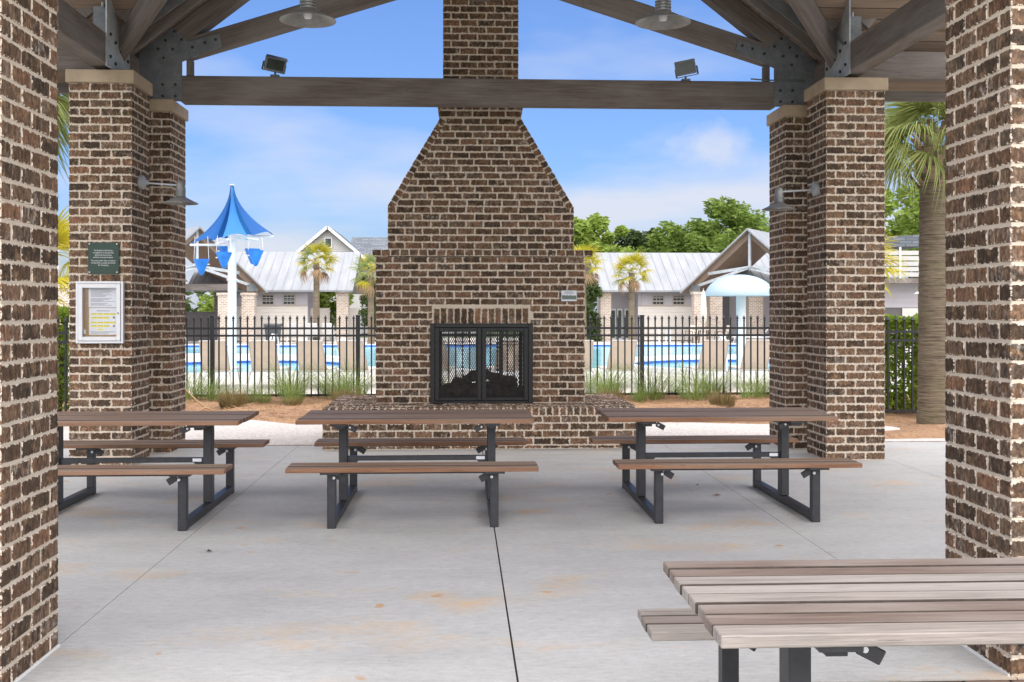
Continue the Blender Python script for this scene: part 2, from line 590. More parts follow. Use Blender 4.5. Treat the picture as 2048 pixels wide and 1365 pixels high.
def mk_trunk(name, ca, cb, ring=34.0):
    m, nt, b = newmat(name)
    p = pos(nt)
    n = noise(nt, vscale(nt, p, (6, 6, 34)), 1.0, 5, .65)
    w = noise(nt, vscale(nt, p, (2, 2, ring)), 1.0, 3, .6)
    c = ramp(nt, mth(nt, 'ADD', mth(nt, 'MULTIPLY', n, .5), mth(nt, 'MULTIPLY', w, .5)), [(.35, ca), (.6, cb)])
    c = mix(nt, maprange(nt, noise(nt, p, 3, 3), .5, .7, 0, .5), c, (cb[0] * .8, cb[1] * .95, cb[2] * .7))
    setb(nt, b, col=c, rough=.95, normal=bump(nt, mth(nt, 'ADD', n, w), .9, .03))
    return m

def mk_steel(name, ca, cb, rough=.5, metal=.6):
    m, nt, b = newmat(name)
    p = pos(nt)
    n = noise(nt, p, 7, 5, .65)
    sp = nd(nt, 'ShaderNodeTexVoronoi', {'Vector': p, 'Scale': 45.0}).outputs['Color']
    c = ramp(nt, n, [(.3, ca), (.7, cb)])
    c = mix(nt, .10, c, sp, 'OVERLAY')
    setb(nt, b, col=c, rough=rough, metal=metal, spec=.4)
    return m

M['brick'] = mk_brick()
M['mortar'] = mk_mortar()
M['cap'] = mk_plain('cast_stone', (.42, .325, .22), .85, var=.12, scale=5, bumps=.15)
M['beam'] = mk_wood('weathered_beam', (.115, .094, .082), (.185, .156, .138), (.26, .225, .203), 1.0, .85, (.30, .275, .255), .45)
M['deckboard'] = mk_wood('roof_board', (.20, .140, .102), (.29, .212, .16), (.36, .27, .21), .8, .85, (.20, .16, .13), .35)
M['slat'] = mk_wood('ipe_slat', (.165, .080, .042), (.275, .140, .078), (.37, .21, .128), 1.0, .65, (.33, .255, .19), .35, topgrey=.8)
M['slat_grey'] = mk_wood('weathered_slat', (.115, .080, .060), (.20, .15, .12), (.27, .22, .185), 1.0, .75, (.42, .385, .345), .45, tone=(.33, .297, .26))
M['black'] = mk_plain('black_steel', (.028, .029, .032), .42, .0, .5, var=.25, scale=20)
M['iron'] = mk_plain('iron', (.014, .014, .014), .5, .2, .5, var=.3, scale=30, bumps=.15)
M['fence'] = mk_plain('fence_black', (.010, .0105, .012), .35, 0, .5, var=.2)
M['galv'] = mk_steel('galvanised', (.13, .14, .145), (.22, .23, .235), .55, .35)
M['galv_light'] = mk_steel('galvanised_light', (.36, .375, .385), (.52, .54, .55), .5, .25)
M['lamp'] = mk_steel('lamp_metal', (.20, .20, .19), (.32, .315, .30), .45, .25)
M['bolt'] = mk_plain('bolt', (.05, .048, .046), .5, .5)
M['concrete'] = mk_concrete()
M['joint'] = mk_plain('joint_dirt', (.035, .03, .026), .95, var=.4, scale=15)
M['aggregate'] = mk_aggregate()
M['ground'] = mk_ground()
M['mulch'] = mk_mulch()
M['pool_deck'] = mk_deck()
M['water'] = mk_water()
M['tile'] = mk_plain('pool_tile', (.03, .10, .42), .3, var=.35, scale=3)
M['white'] = mk_plain('white_paint', (.66, .66, .655), .45, var=.04)
M['dome'] = mk_plain('pale_dome', (.37, .47, .51), .4, var=.04, scale=2)
M['blue'] = mk_leaf('blue_mesh', (.02, .15, .42), (.05, .23, .52), .5, .22)
M['blue_deep'] = mk_leaf('blue_mesh_deep', (.006, .065, .25), (.015, .12, .36), .5, .2)
M['blue_cup'] = mk_plain('blue_cup', (.02, .17, .55), .35, var=.3, scale=4)
M['pale_brick'] = mk_farbrick()
M['metal_roof'] = mk_metalroof()
M['shingle'] = mk_shingle()
M['siding_l'] = mk_plain('siding_lavender', (.40, .375, .39), .7, var=.05, scale=2)
M['siding_c'] = mk_plain('siding_cream', (.62, .575, .51), .7, var=.05, scale=2)
M['siding_d'] = mk_plain('siding_dark', (.115, .105, .105), .7, var=.06, scale=2)
M['siding_g'] = mk_plain('siding_grey', (.42, .405, .38), .7, var=.05, scale=2)
M['trim'] = mk_plain('trim_tan', (.36, .31, .26), .7, var=.06)
M['glass'] = mk_plain('dark_glass', (.035, .05, .04), .08, 0, .6, var=.4, scale=3)
M['sling'] = mk_plain('sling', (.64, .55, .455), .8, var=.07, scale=5)
M['frame_grey'] = mk_plain('lounger_frame', (.50, .48, .44), .5, var=.06)
M['bin'] = mk_plain('bin', (.06, .06, .062), .5, var=.1)
M['leaf_a'] = mk_leaf('leaf_light', (.09, .15, .02), (.36, .46, .08))
M['leaf_b'] = mk_leaf('leaf_mid', (.065, .12, .02), (.25, .34, .065))
M['leaf_c'] = mk_leaf('leaf_dark', (.035, .06, .02), (.11, .155, .045))
M['hedge'] = mk_leaf('hedge_leaf', (.04, .09, .012), (.36, .48, .05))
M['bark'] = mk_trunk('bark', (.06, .045, .035), (.14, .11, .085), 5)
M['palm_trunk'] = mk_trunk('palm_trunk', (.075, .054, .035), (.25, .195, .132), 70)
M['palm_boot'] = mk_trunk('palm_boot', (.14, .09, .06), (.34, .25, .18), 8)
M['frond'] = mk_leaf('frond_green', (.14, .20, .05), (.42, .44, .15), .5, .35)
M['frond_y'] = mk_leaf('frond_yellow', (.25, .26, .025), (.62, .50, .035), .5, .35)
M['frond_dead'] = mk_leaf('frond_dead', (.24, .14, .07), (.45, .30, .17), .8, .2)
M['grass'] = mk_leaf('grass_green', (.10, .17, .035), (.33, .42, .13), .6, .3)
M['grass_b'] = mk_leaf('grass_brown', (.13, .10, .035), (.34, .26, .12), .8, .2)
M['straw'] = mk_leaf('straw', (.22, .11, .05), (.55, .36, .2), .9, .1)
M['sign'] = mk_plain('sign_green', (.022, .05, .034), .4, var=.1)
M['print'] = mk_plain('print_white', (.80, .80, .78), .6, var=.02)
M['paper'] = mk_plain('paper', (.72, .73, .76), .8, var=.03)
M['ink'] = mk_plain('ink', (.20, .20, .21), .8, var=.1)
M['yellow'] = mk_plain('yellow_print', (.80, .68, .02), .7, var=.05)
M['cork'] = mk_plain('cork', (.42, .27, .15), .9, var=.2, scale=60)
M['alu'] = mk_plain('aluminium', (.66, .66, .66), .35, .25, .5, var=.05)
M['log'] = mk_plain('ceramic_log', (.10, .068, .046), .95, var=.6, scale=14, bumps=.8, bscale=25)
M['green_print'] = mk_plain('green_print', (.10, .22, .10), .7, var=.6, scale=40)
M['umbrella'] = mk_plain('umbrella_cloth', (.62, .55, .44), .85, var=.06)
M['paver'] = mk_plain('paver', (.21, .135, .095), .9, var=.35, scale=7, bumps=.4)
M['gap_shade'] = mk_plain('slat_gap_shade', (.055, .042, .034), .95, var=.3, scale=20)  # dark colour standing in for shade in the slat gaps
M['leafdry'] = mk_plain('dry_leaf', (.22, .10, .04), .9, var=.3, scale=30)

m, nt, b = newmat('case_glass')
setb(nt, b, col=(1, 1, 1), rough=.02, trans=1.0, ior=1.1)
M['case_glass'] = m
nt.nodes.remove(b)
_tr = nd(nt, 'ShaderNodeBsdfTransparent')
_gl = nd(nt, 'ShaderNodeBsdfGlossy', {'Roughness': .03})
_mx = nd(nt, 'ShaderNodeMixShader', {0: .06, 1: _tr.outputs[0], 2: _gl.outputs[0]})
nt.links.new(_mx.outputs[0], nt.nodes['Material Output'].inputs[0])

XC = 0.24            # pavilion axis
YC = 8.75            # pavilion middle

# ================================================================== GROUND AND PAVING
def sheet(name, poly, z, m, label=None):
    b = MB()
    b.add([(x, y, z) for x, y in poly], [list(range(len(poly)))])
    o = b.build(name, m)
    return tag(o, label, None, None, 'structure')

sheet('ground', [(-500, -300), (500, -300), (500, 900), (-500, 900)], -.12, M['ground'], 'green lawn ground running out to the trees')

slab = MB()
slab.box(-7.6, 8.1, 4.57, 12.86, -.11, -.007)
slab_o = tag(slab.build('pavilion_floor', M['joint']), 'grey concrete pavilion floor slab with control joints', None, None, 'structure')
xj = [-7.6, -6.26, -4.09, -1.922, .245, 2.42, 4.59, 6.76, 8.1]
yj = [4.57, 5.255, 6.07, 6.69, 9.0, 11.14, 12.86]
for i in range(len(xj) - 1):
    for j in range(len(yj) - 1):
        gx = .0042 if i not in (3, 4) else .003
        b = MB()
        l0 = .0048 if xj[i] == .245 else .0026
        l1 = .0048 if xj[i + 1] == .245 else .0026
        b.box(xj[i] + l0, xj[i + 1] - l1, yj[j] + .002, yj[j + 1] - .002, -.06, 0.0)
        b.build('slab_panel', M['concrete'], slab_o)

# front edge: brick border and the walk outside it
b = MB()
x = -7.6
while x < 8.1:
    b.box(x, x + .2, 4.462, 4.562, -.1, -.004 + random.uniform(-.002, .002), .006)
    x += .208
tag(b.build('front_paver_edging', M['paver']), 'brick paver edging along the front of the slab', None, None, 'structure')
b = MB(); b.box(-30, 30, -12, 4.455, -.11, -.002)
tag(b.build('front_walk', M['concrete']), 'pale concrete walk in front of the pavilion', None, None, 'structure')
# back edge pavers, aggregate path and straw bed
b = MB()
x = -7.6
while x < 8.1:
    if not (-1.6 < x < 2.1):
        b.box(x, x + .2, 12.87, 12.96, -.1, -.003 + random.uniform(-.002, .002), .005)
    x += .208
tag(b.build('back_paver_edging', M['paver']), 'thin brick edging between slab and aggregate path', None, None, 'structure')
sheet('aggregate_path', [(-14, 12.965), (14.5, 12.965), (14.5, 14.6), (9, 15.0), (4.2, 15.05), (2.4, 15.6), (-1.5, 15.6), (-2.3, 15.3), (-3.2, 16.1), (-14, 16.3)], -.006, M['aggregate'],
      'pale exposed aggregate path behind the pavilion')
# pine straw bed, gently uneven
nx, ny = 150, 44
xs = np.linspace(-16, 17, nx); ys = np.linspace(12.4, 20.4, ny)
X, Y = np.meshgrid(xs, ys)
Z = -.03 + .045 * np.sin(X * 1.9 + 1) * np.sin(Y * 2.3) + .03 * np.sin(X * 5.1) * np.sin(Y * 4.3 + 2)
Z = Z + .05
edge = np.where(X < 0, 16.15, 15.15)
Z = np.where((Y < edge + .1) & (X < 5.2), -.05, np.where(Y < 13.2, -.05, Z))
V = np.stack([X.ravel(), Y.ravel(), Z.ravel()], 1)
idx = np.arange(nx * ny).reshape(ny, nx)
F = np.stack([idx[:-1, :-1].ravel(), idx[:-1, 1:].ravel(), idx[1:, 1:].ravel(), idx[1:, :-1].ravel()], 1)
mu = raw_mesh('pine_straw_bed', V, F, M['mulch'], smooth=True)
tag(mu, 'rusty pine straw bed between path and fence', None, None, 'structure')

# pool deck with the main pool and two wading pools
sheet('pool_deck', [(-60, 20.4), (60, 20.4), (60, 66), (-60, 66)], -.05, M['pool_deck'], 'pale cream pool deck beyond the fence')
def ell(cx, cy, rx, ry, n=48, a0=0, a1=2 * math.pi):
    return [(cx + rx * math.cos(a0 + (a1 - a0) * i / n), cy + ry * math.sin(a0 + (a1 - a0) * i / n)) for i in range(n + (0 if abs(a1 - a0) > 6 else 1))]

main_pool = [(-2.9, 27.9), (4.3, 27.9), (4.6, 31.5), (5.4, 34.6), (7.5, 36.2), (13, 37), (13.5, 42), (13.0, 48.4), (-12.6, 48.4), (-13.5, 41), (-12.5, 38.8), (-6.5, 37.8), (-4.2, 36.2), (-3.2, 33)]
left_pool = ell(-6.0, 30.0, 3.0, 3.6)
right_pool = ell(8.0, 30.2, 3.1, 3.4)
def pool(name, poly, label):
    w = MB(); w.add([(x, y, -.012) for x, y in poly], [list(range(len(poly)))])
    o = tag(w.build(name, M['water']), label, None, None, 'structure')
    cx = sum(p[0] for p in poly) / len(poly); cy = sum(p[1] for p in poly) / len(poly)
    k = len(poly)
    def off(d):
        out = []
        for i in range(k):
            a, c = Vector(poly[i - 1]), Vector(poly[(i + 1) % k])
            t = (c - a).normalized(); n = Vector((t.y, -t.x))
            p = Vector(poly[i]) + n * d
            out.append((p.x, p.y))
        return out
    area = sum(poly[i][0] * poly[(i + 1) % k][1] - poly[(i + 1) % k][0] * poly[i][1] for i in range(k))
    sg = 1 if area > 0 else -1
    o1, o2 = off(.02 * sg), off(.38 * sg)
    # coping stands proud of the deck, the tile line under it faces the water
    vs = [(x, y, .10) for x, y in o1] + [(x, y, .10) for x, y in o2] + [(x, y, -.06) for x, y in o2] + [(x, y, .06) for x, y in o1]
    fs = []
    for i in range(k):
        j = (i + 1) % k
        fs += [[i, j, k + j, k + i], [k + i, k + j, 2 * k + j, 2 * k + i], [3 * k + i, 3 * k + j, j, i]]
    c = MB(); c.add(vs, fs); c.build('coping', M['white'], o)
    t = MB()
    vs = [(x, y, .06) for x, y in o1] + [(x, y, -.05) for x, y in o1]
    t.add(vs, [[i, (i + 1) % k, k + (i + 1) % k, k + i] for i in range(k)])
    t.build('waterline_tile', M['tile'], o)
pool('main_pool', main_pool, 'large turquoise swimming pool with blue tile line')
pool('left_wading_pool', left_pool, 'round wading pool under the blue sail water feature')
pool('right_wading_pool', right_pool, 'round wading pool under the pale mushroom')

# ================================================================== BRICKWORK
_BM = {}
def brick_geo(dx, dy, dz, seed):
    rr = random.Random(seed)
    vs, fs = cbox_geo(dx / 2, dy / 2, dz / 2, .0045)
    out = []
    jit = {}
    for i, p in enumerate(vs):
        k = i // 3
        if k not in jit:
            jit[k] = Vector((rr.uniform(-.0012, .0012), rr.uniform(-.0012, .0012), rr.uniform(-.0028, .0028)))
        out.append(Vector(p) + jit[k])
    return out, fs

def brick_mesh(dx, dy, dz, var):
    key = (round(dx, 3), round(dy, 3), round(dz, 3), var)
    if key not in _BM:
        vs, fs = brick_geo(dx, dy, dz, hash(key) % 99991)
        me = D.meshes.new('brick')
        me.from_pydata([tuple(v) for v in vs], [], fs)
        n = len(vs)
        me.attributes.new('bl', 'FLOAT_VECTOR', 'POINT').data.foreach_set('vector', np.array([tuple(v) for v in vs], dtype=np.float32).ravel())
        me.attributes.new('bh', 'FLOAT_VECTOR', 'POINT').data.foreach_set('vector', np.tile(np.array([dx / 2, dy / 2, dz / 2], dtype=np.float32), n))
        me.attributes.new('br', 'FLOAT', 'POINT').data.foreach_set('value', np.full(n, random.random(), dtype=np.float32))
        me.materials.append(M['brick'])
        me.update()
        _BM[key] = me
    return _BM[key]

class Bricks:
    """places bricks; single objects while `budget` lasts, the others joined in one mesh"""
    def __init__(s, parent, budget=300):
        s.parent, s.budget = parent, budget
        s.v, s.f, s.bl, s.bh, s.br = [], [], [], [], []

    def put(s, cx, cy, cz, dx, dy, dz, single, rot=None, parent=None):
        if dx < .02 or dz < .02:
            return
        if single and s.budget > 0 and rot is None:
            s.budget -= 1
            o = D.objects.new('brick', brick_mesh(dx, dy, dz, random.randrange(4)))
            COL.objects.link(o)
            o.location = (cx + random.uniform(-.001, .001), cy + random.uniform(-.001, .001), cz + random.uniform(-.0015, .0015))
            setpar(o, parent or s.parent)
            return
        vs, fs = brick_geo(dx, dy, dz, random.random())
        o = len(s.v)
        r = random.random()
        T = Matrix.Translation((cx, cy, cz))
        if rot is not None:
            T = T @ rot
        for v in vs:
            s.v.append(tuple(T @ v)); s.bl.append(tuple(v)); s.bh.append((dx / 2, dy / 2, dz / 2)); s.br.append(r)
        s.f += [[i + o for i in f] for f in fs]

    def flush(s, name='brickwork', parent=None):
        if not s.v: return
        me = D.meshes.new(name)
        me.from_pydata(s.v, [], s.f)
        me.attributes.new('bl', 'FLOAT_VECTOR', 'POINT').data.foreach_set('vector', np.array(s.bl, dtype=np.float32).ravel())
        me.attributes.new('bh', 'FLOAT_VECTOR', 'POINT').data.foreach_set('vector', np.array(s.bh, dtype=np.float32).ravel())
        me.attributes.new('br', 'FLOAT', 'POINT').data.foreach_set('value', np.array(s.br, dtype=np.float32))
        me.materials.append(M['brick'])
        me.update()
        o = D.objects.new(name, me)
        COL.objects.link(o)
        setpar(o, parent or s.parent)
        o['kind'] = 'stuff'
        s.v, s.f, s.bl, s.bh, s.br = [], [], [], [], []
        return o

PW = .64
BD = .098
MJ = .013
def pillar(x0, y0, side, ncap_z, label, flip=0):
    """side: +1 when the camera sees the face at +x, -1 when it sees the face at -x"""
    t = thing('brick_pillar', (x0 + PW / 2, y0 + PW / 2, 0), label, 'pillar', 'brick pillars of the pavilion')
    zt = ncap_z
    n = round(zt / .0861)
    ph = zt / n
    core = MB()
    core.box(x0 + .0042, x0 + PW - .0042, y0 + .0042, y0 + PW - .0042, -.03, zt - .001, .004)
    core.build('mortar_core', M['mortar'], t)
    B = Bricks(t, 300)
    L3 = (PW - 2 * MJ) / 3
    inn = PW - 2 * (BD + MJ)
    L2 = (inn - MJ) / 2
    for k in range(n):
        z = (k + .5) * ph
        dz = ph - MJ
        par = (k + flip) % 2
        vis = True
        # faces along x at front (y0) and back; faces along y at left/right
        for fy, single in ((y0 + BD / 2, True), (y0 + PW - BD / 2, False)):
            if par == 0:
                for i in range(3):
                    e = single or (i == (2 if side > 0 else 0))
                    B.put(x0 + L3 / 2 + i * (L3 + MJ), fy, z, L3, BD, dz, e and vis)
            else:
                for i in range(2):
                    B.put(x0 + BD + MJ + L2 / 2 + i * (L2 + MJ), fy, z, L2, BD, dz, single and vis)
        for fx, single in ((x0 + BD / 2, side < 0), (x0 + PW - BD / 2, side > 0)):
            if par == 1:
                for i in range(3):
                    e = single or i == 0
                    B.put(fx, y0 + L3 / 2 + i * (L3 + MJ), z, BD, L3, dz, e and vis)
            else:
                for i in range(2):
                    B.put(fx, y0 + BD + MJ + L2 / 2 + i * (L2 + MJ), z, BD, L2, dz, single and vis)
    B.flush()
    c = MB()
    c.box(x0 - .028, x0 + PW + .028, y0 - .028, y0 + PW + .028, zt, zt + .135, .008)
    c.build('capstone', M['cap'], t)
    return t

nl = pillar(-2.56, 4.59, +1, 3.96, 'pale-lit near brick pillar filling the left edge of the view')
nr = pillar(2.40, 4.59, -1, 3.96, 'near brick pillar at the right edge beside the grey picnic table', 1)
ml = pillar(-4.05, 11.32, +1, 3.96, 'brick pillar carrying the green sign and the white notice case', 1)
mr = pillar(3.90, 11.32, -1, 3.96, 'brick pillar with a bracket lamp in front of the big palm trunk')
bl_ = pillar(-3.90, 12.27, +1, 3.845, 'rear brick pillar behind the pillar with the green sign')
br_ = pillar(3.745, 12.27, -1, 3.845, 'rear brick pillar beside the pale mushroom dome', 1)
# pale sealant strip at the foot of the near pillars
for t, x in ((nl, -1.918), (nr, 2.398)):
    b = MB(); b.box(x - .004, x + .006, 4.60, 5.23, .0, .008) if x < 0 else b.box(x - .006, x + .004, 4.60, 5.23, .0, .008)
    b.build('sealant_strip', M['print'], t)

# ------------------------------------------------------------------ fireplace
FY, FB = 13.05, 14.2
fp = thing('outdoor_fireplace', (XC, FY, 0), 'tall brick see-through fireplace with tapered chimney behind the tables', 'fireplace')
CP = .0848
LP = .2117
FX0, FX1 = XC - 1.27, XC + 1.27
OX0, OX1, OZ1 = -.33, .83, 1.44           # opening
HZ = .48
B = Bricks(fp, 300)
core = MB()
i_ = .0045
core.box(FX0 + i_, OX0 - i_, FY + i_, FB - i_, HZ - .02, OZ1)
core.box(OX1 + i_, FX1 - i_, FY + i_, FB - i_, HZ - .02, OZ1)
core.box(FX0 + i_, FX1 - i_, FY + i_, FB - i_, OZ1 - .001, 2.26)
wall = core.build('firebox_wall', M['mortar'], fp)
SX0, SX1, SZ1 = -.335, .825, 1.635        # soldier course
def run(z, dz, x0, x1, y, par, single, gaps=(), parent=None, pitch=LP, dy=BD, far=None):
    """one course of stretchers between x0 and x1 leaving gaps"""
    segs = [(x0, x1)]
    for (a, c) in gaps:
        ns = []
        for (p, q) in segs:
            if c <= p or a >= q: ns.append((p, q)); continue
            if a - p > .03: ns.append((p, a - MJ))
            if q - c > .03: ns.append((c + MJ, q))
        segs = ns
    start = x0 - (0 if par == 0 else pitch / 2)
    for (p, q) in segs:
        k = 0
        x = start
        while x < q:
            a, c = max(x, p), min(x + pitch - MJ, q)
            if c - a > .025:
                B.put((a + c) / 2, y + dy / 2, z, c - a, dy, dz, single, parent=parent)
            x += pitch
nC = 21
cph = (2.26 - HZ) / nC
for k in range(nC):
    z0 = HZ + k * cph
    z = z0 + cph / 2
    gaps = []
    if z0 < OZ1 - .02: gaps.append((OX0, OX1))
    if z0 + cph > OZ1 + .015 and z0 < SZ1 - .03: gaps.append((SX0, SX1))
    run(z, cph - MJ, FX0, FX1, FY, k % 2, True, gaps, wall)
for i in range(14):
    w = (SX1 - SX0) / 14
    B.put(SX0 + (i + .5) * w, FY + BD / 2 - .003, (OZ1 + SZ1) / 2, w - .013, BD, SZ1 - OZ1 - .01, True, parent=wall)
# upper body, part of the budget too
UX0, UX1, UZ0, UZ1 = XC - 1.125, XC + 1.135, 2.345, 2.866
core = MB()
core.box(UX0 + i_, UX1 - i_, FY + i_, FB - .1, 2.25, UZ1)
NX, NZ = .49, 3.94
core.prism([(UX0 + i_, UZ1 - .001), (UX1 - i_, UZ1 - .001), (XC + NX - .03, NZ), (XC - NX + .03, NZ)], FY + i_, FB - .1)
core.box(XC - .49, XC + .49, FY + i_ - .012, FB - .07, NZ - .01, 4.19)
core.box(XC - .452, XC + .452, FY + i_, FB - .1, 4.23, 7.9)
breast = core.build('chimney_breast', M['mortar'], fp)
nU = 6
up = (UZ1 - UZ0) / nU
for k in range(nU):
    run(UZ0 + (k + .5) * up, up - MJ, UX0, UX1, FY, k % 2, True, (), breast)
# corbel of headers
x = FX0 - .035
while x < FX1 + .03:
    B.put(x + .0495, FY + .06, 2.302, .099, .19, .072, True, parent=wall)
    x += .1115
core = MB(); core.box(FX0 - .03, FX1 + .03, FY - .03, FB + .02, 2.262, 2.334); core.build('corbel_bed', M['mortar'], fp)
B.budget = 0
# taper
nT = 13
tp = (NZ - UZ1) / nT
for k in range(nT):
    z0 = UZ1 + k * tp
    fr = (k + .75) / nT
    hw = 1.13 + (NX - 1.13) * fr - .085
    run(z0 + tp / 2, tp - MJ, XC - hw, XC + hw, FY, k % 2, False)
sl = Vector((1.13 - NX, 0, NZ - UZ1))
SL = sl.length
ang = math.atan2(NZ - UZ1, 1.13 - NX)
nS = round(SL / .082)
for sgn in (-1, 1):
    for i in range(nS):
        t_ = (i + .5) / nS
        px = XC + sgn * (1.13 - (1.13 - NX) * t_)
        pz = UZ1 + (NZ - UZ1) * t_
        nrm = Vector((sgn * math.sin(ang), 0, math.cos(ang)))
        c = Vector((px, 0, pz)) - nrm * .042
        rot = Matrix.Rotation(sgn * ang, 4, 'Y')
        for (yy, dyy) in ((FY + .1 - .004, .2), (FY + .32, .2), (FY + .54, .2), (FY + .76, .2), (FY + .97, .19)):
            B.put(c.x, yy, c.z, SL / nS - .012, dyy, .084, False, rot)
# neck corbel and stack
for k, (hw, prj) in enumerate(((.50, .01), (.515, .025), (.53, .035))):
    z = NZ + .005 + (k + .5) * .0848
    x = XC - hw
    nh = 10 if k else 5
    w = 2 * hw / nh
    for i in range(nh):
        B.put(x + (i + .5) * w, FY + .09 - prj, z, w - .012, .18, .0718, False)
    for sgn in (-1, 1):
        for yy in (.33, .54, .75, .95):
            B.put(XC + sgn * (hw - .05), FY + yy - prj, z, .1, .2, .0718, False)
kz = NZ + .005 + 3 * .0848
k = 0
while kz < 7.8:
    run(kz + CP / 2, CP - MJ, XC - .458, XC + .458, FY, k % 2, False)
    for sgn in (-1, 1):
        for q in range(4):
            yy = FY + BD + MJ + (q + .5) * .21 - (0 if k % 2 else .1)
            if FY + BD < yy - .1 + .09:
                B.put(XC + sgn * (.458 - .05), yy, kz + CP / 2, .1, .198, CP - MJ, False)
    kz += CP; k += 1
# outer sides, inside jambs and back of the lower body
for k in range(nC):
    z = HZ + (k + .5) * cph
    for X_ in (FX0 + BD / 2, FX1 - BD / 2):
        for q in range(5):
            yy = FY + BD + MJ + (q + .5) * .212 - (.1 if k % 2 else 0)
            if yy - .1 > FY + BD * .9:
                B.put(X_, min(yy, FB - .1), z, BD, .198, cph - MJ, False)
    if z < OZ1 - .03:
        for X_ in (OX0 - BD / 2, OX1 + BD / 2):
            for q in range(5):
                yy = FY + BD + MJ + (q + .5) * .212 - (.1 if k % 2 else 0)
                if yy - .1 > FY + BD * .9:
                    B.put(X_, min(yy, FB - .1), z, BD, .198, cph - MJ, False)
for k in range(nU):
    z = UZ0 + (k + .5) * up
    for X_ in (UX0 + BD / 2, UX1 - BD / 2):
        for q in range(4):
            yy = FY + BD + MJ + (q + .5) * .212 - (.1 if k % 2 else 0)
            if yy - .1 > FY + BD * .9:
                B.put(X_, yy, z, BD, .198, up - MJ, False)
B.flush('chimney_brickwork')
# hearth
HX0, HX1, HY0, HY1 = -1.59, 2.06, 12.43, 14.4
core = MB(); core.box(HX0 + i_, HX1 - i_, HY0 + i_, HY1 - i_, -.03, HZ - .008)
hearth = core.build('hearth', M['mortar'], fp)
z = .0
hz = [(0, .045)] + [(.045 + k * .0848, .0848) for k in range(4)]
for k, (z0, ph) in enumerate(hz):
    run(z0 + ph / 2, ph - MJ if ph > .05 else .034, HX0, HX1, HY0, k % 2, False)
    for X_ in (HX0 + BD / 2, HX1 - BD / 2):
        for q in range(9):
            yy = HY0 + BD + MJ + (q + .5) * .2117 - (.1 if k % 2 else 0)
            if yy - .1 > HY0 + BD * .9 and yy + .1 < HY1:
                B.put(X_, yy, z0 + ph / 2, BD, .198, ph - MJ if ph > .05 else .034, False)
zt0 = .045 + 4 * .0848
x = HX0
while x < HX1 - .03:      # rowlock edge
    B.put(x + .034, HY0 + .1, (zt0 + HZ) / 2, .068, .2, HZ - zt0 - .004, False)
    x += .0806
y = HY0 + .213
row = 0
while y < HY1 - .06:      # paved top
    x = HX0 - (.1 if row % 2 else 0)
    while x < HX1:
        a, c = max(x, HX0), min(x + .198, HX1)
        B.put((a + c) / 2, y + .05, HZ - .03, c - a, .093, .06 + random.uniform(-.003, .003), False)
        x += .2117
    y += .106; row += 1
B.flush('hearth_brickwork', hearth)

# firebox screens: frame, two doors with expanded metal, front and back
def screen(y, name):
    f = MB()
    x0, x1, z0, z1 = -.372, .872, HZ - .002, 1.447
    f.box(x0, x0 + .055, y - .02, y + .03, z0, z1, .004)
    f.box(x1 - .055, x1, y - .02, y + .03, z0, z1, .004)
    f.box(x0 + .056, x1 - .056, y - .02, y + .03, z1 - .05, z1, .004)
    f.box(x0 + .056, x1 - .056, y - .02, y + .03, z0, z0 + .03, .004)
    fr = f.build(name, M['iron'], fp)
    for (a, c) in ((x0 + .058, XC + .008), (XC + .014, x1 - .058)):
        d = MB()
        za, zb = z0 + .034, z1 - .054
        d.box(a, a + .05, y - .012, y + .012, za, zb, .003)
        d.box(c - .05, c, y - .012, y + .012, za, zb, .003)
        d.box(a + .051, c - .051, y - .012, y + .012, zb - .045, zb, .003)
        d.box(a + .051, c - .051, y - .012, y + .012, za, za + .04, .003)
        d.bar((a + .02, y - .02, 1.19), (c - .02, y - .02, 1.19), .008, .008)
        xm = (a + c) / 2
        d.bar((xm - .09, y - .03, zb - .02), (xm + .03, y - .03, zb - .02), .01, .012)
        do = d.build('screen_door', M['iron'], fr)
        e = MB()
        xa, xb, zc, zd = a + .05, c - .05, za + .04, zb - .045
        px, pz = .027, .052
        sl_ = pz / px
        kmin = int((zc - zd) / pz) - int((xb - xa) / px) - 2
        for sgn in (1, -1):
            for kk in range(-80, 80):
                # line z = zc + kk*pz + sgn*sl*(x-xa), clipped to the door opening
                pts = []
                f0 = zc + kk * pz
                xl, xr = xa, xb
                def zat(x_): return f0 + sgn * sl_ * (x_ - xa)
                xz0 = xa + sgn * (zc - f0) / sl_
                xz1 = xa + sgn * (zd - f0) / sl_
                lo, hi = min(xz0, xz1), max(xz0, xz1)
                l, h = max(xl, lo), min(xr, hi)
                if h - l > .004:
                    e.bar((l, y + .004 * sgn, zat(l)), (h, y + .004 * sgn, zat(h)), .006, .0115, (0, 1, 0))
        e.build('expanded_metal', M['iron'], do)
screen(FY - .012, 'front_screen')
screen(FB + .012, 'back_screen')

gl_ = thing('gas_log_set', (XC, 13.6, HZ), 'charred dark gas log set inside the brick firebox', 'log set')
def log(p0, p1, r, seed):
    rr = random.Random(seed)
    p0, p1 = Vector(p0), Vector(p1)
    pts, rs = [], []
    for i in range(9):
        t = i / 8
        pts.append(p0.lerp(p1, t) + Vector((rr.uniform(-.012, .012), rr.uniform(-.012, .012), rr.uniform(-.014, .014))))
        rs.append(r * (1 + rr.uniform(-.18, .18)) * (.8 if i in (0, 8) else 1))
    b = MB(); b.path(pts, rs, 10)
    b.v = [tuple(Vector(v) + Vector((rr.uniform(-.008, .008), rr.uniform(-.008, .008), rr.uniform(-.008, .008)))) for v in b.v]
    b.build('log', M['log'], gl_, smooth=True, angle=60)
log((-.27, 13.45, .58), (.30, 13.4, .60), .085, 1)
log((.25, 13.4, .585), (.78, 13.46, .59), .08, 2)
log((-.2, 13.8, .60), (.72, 13.75, .60), .09, 3)
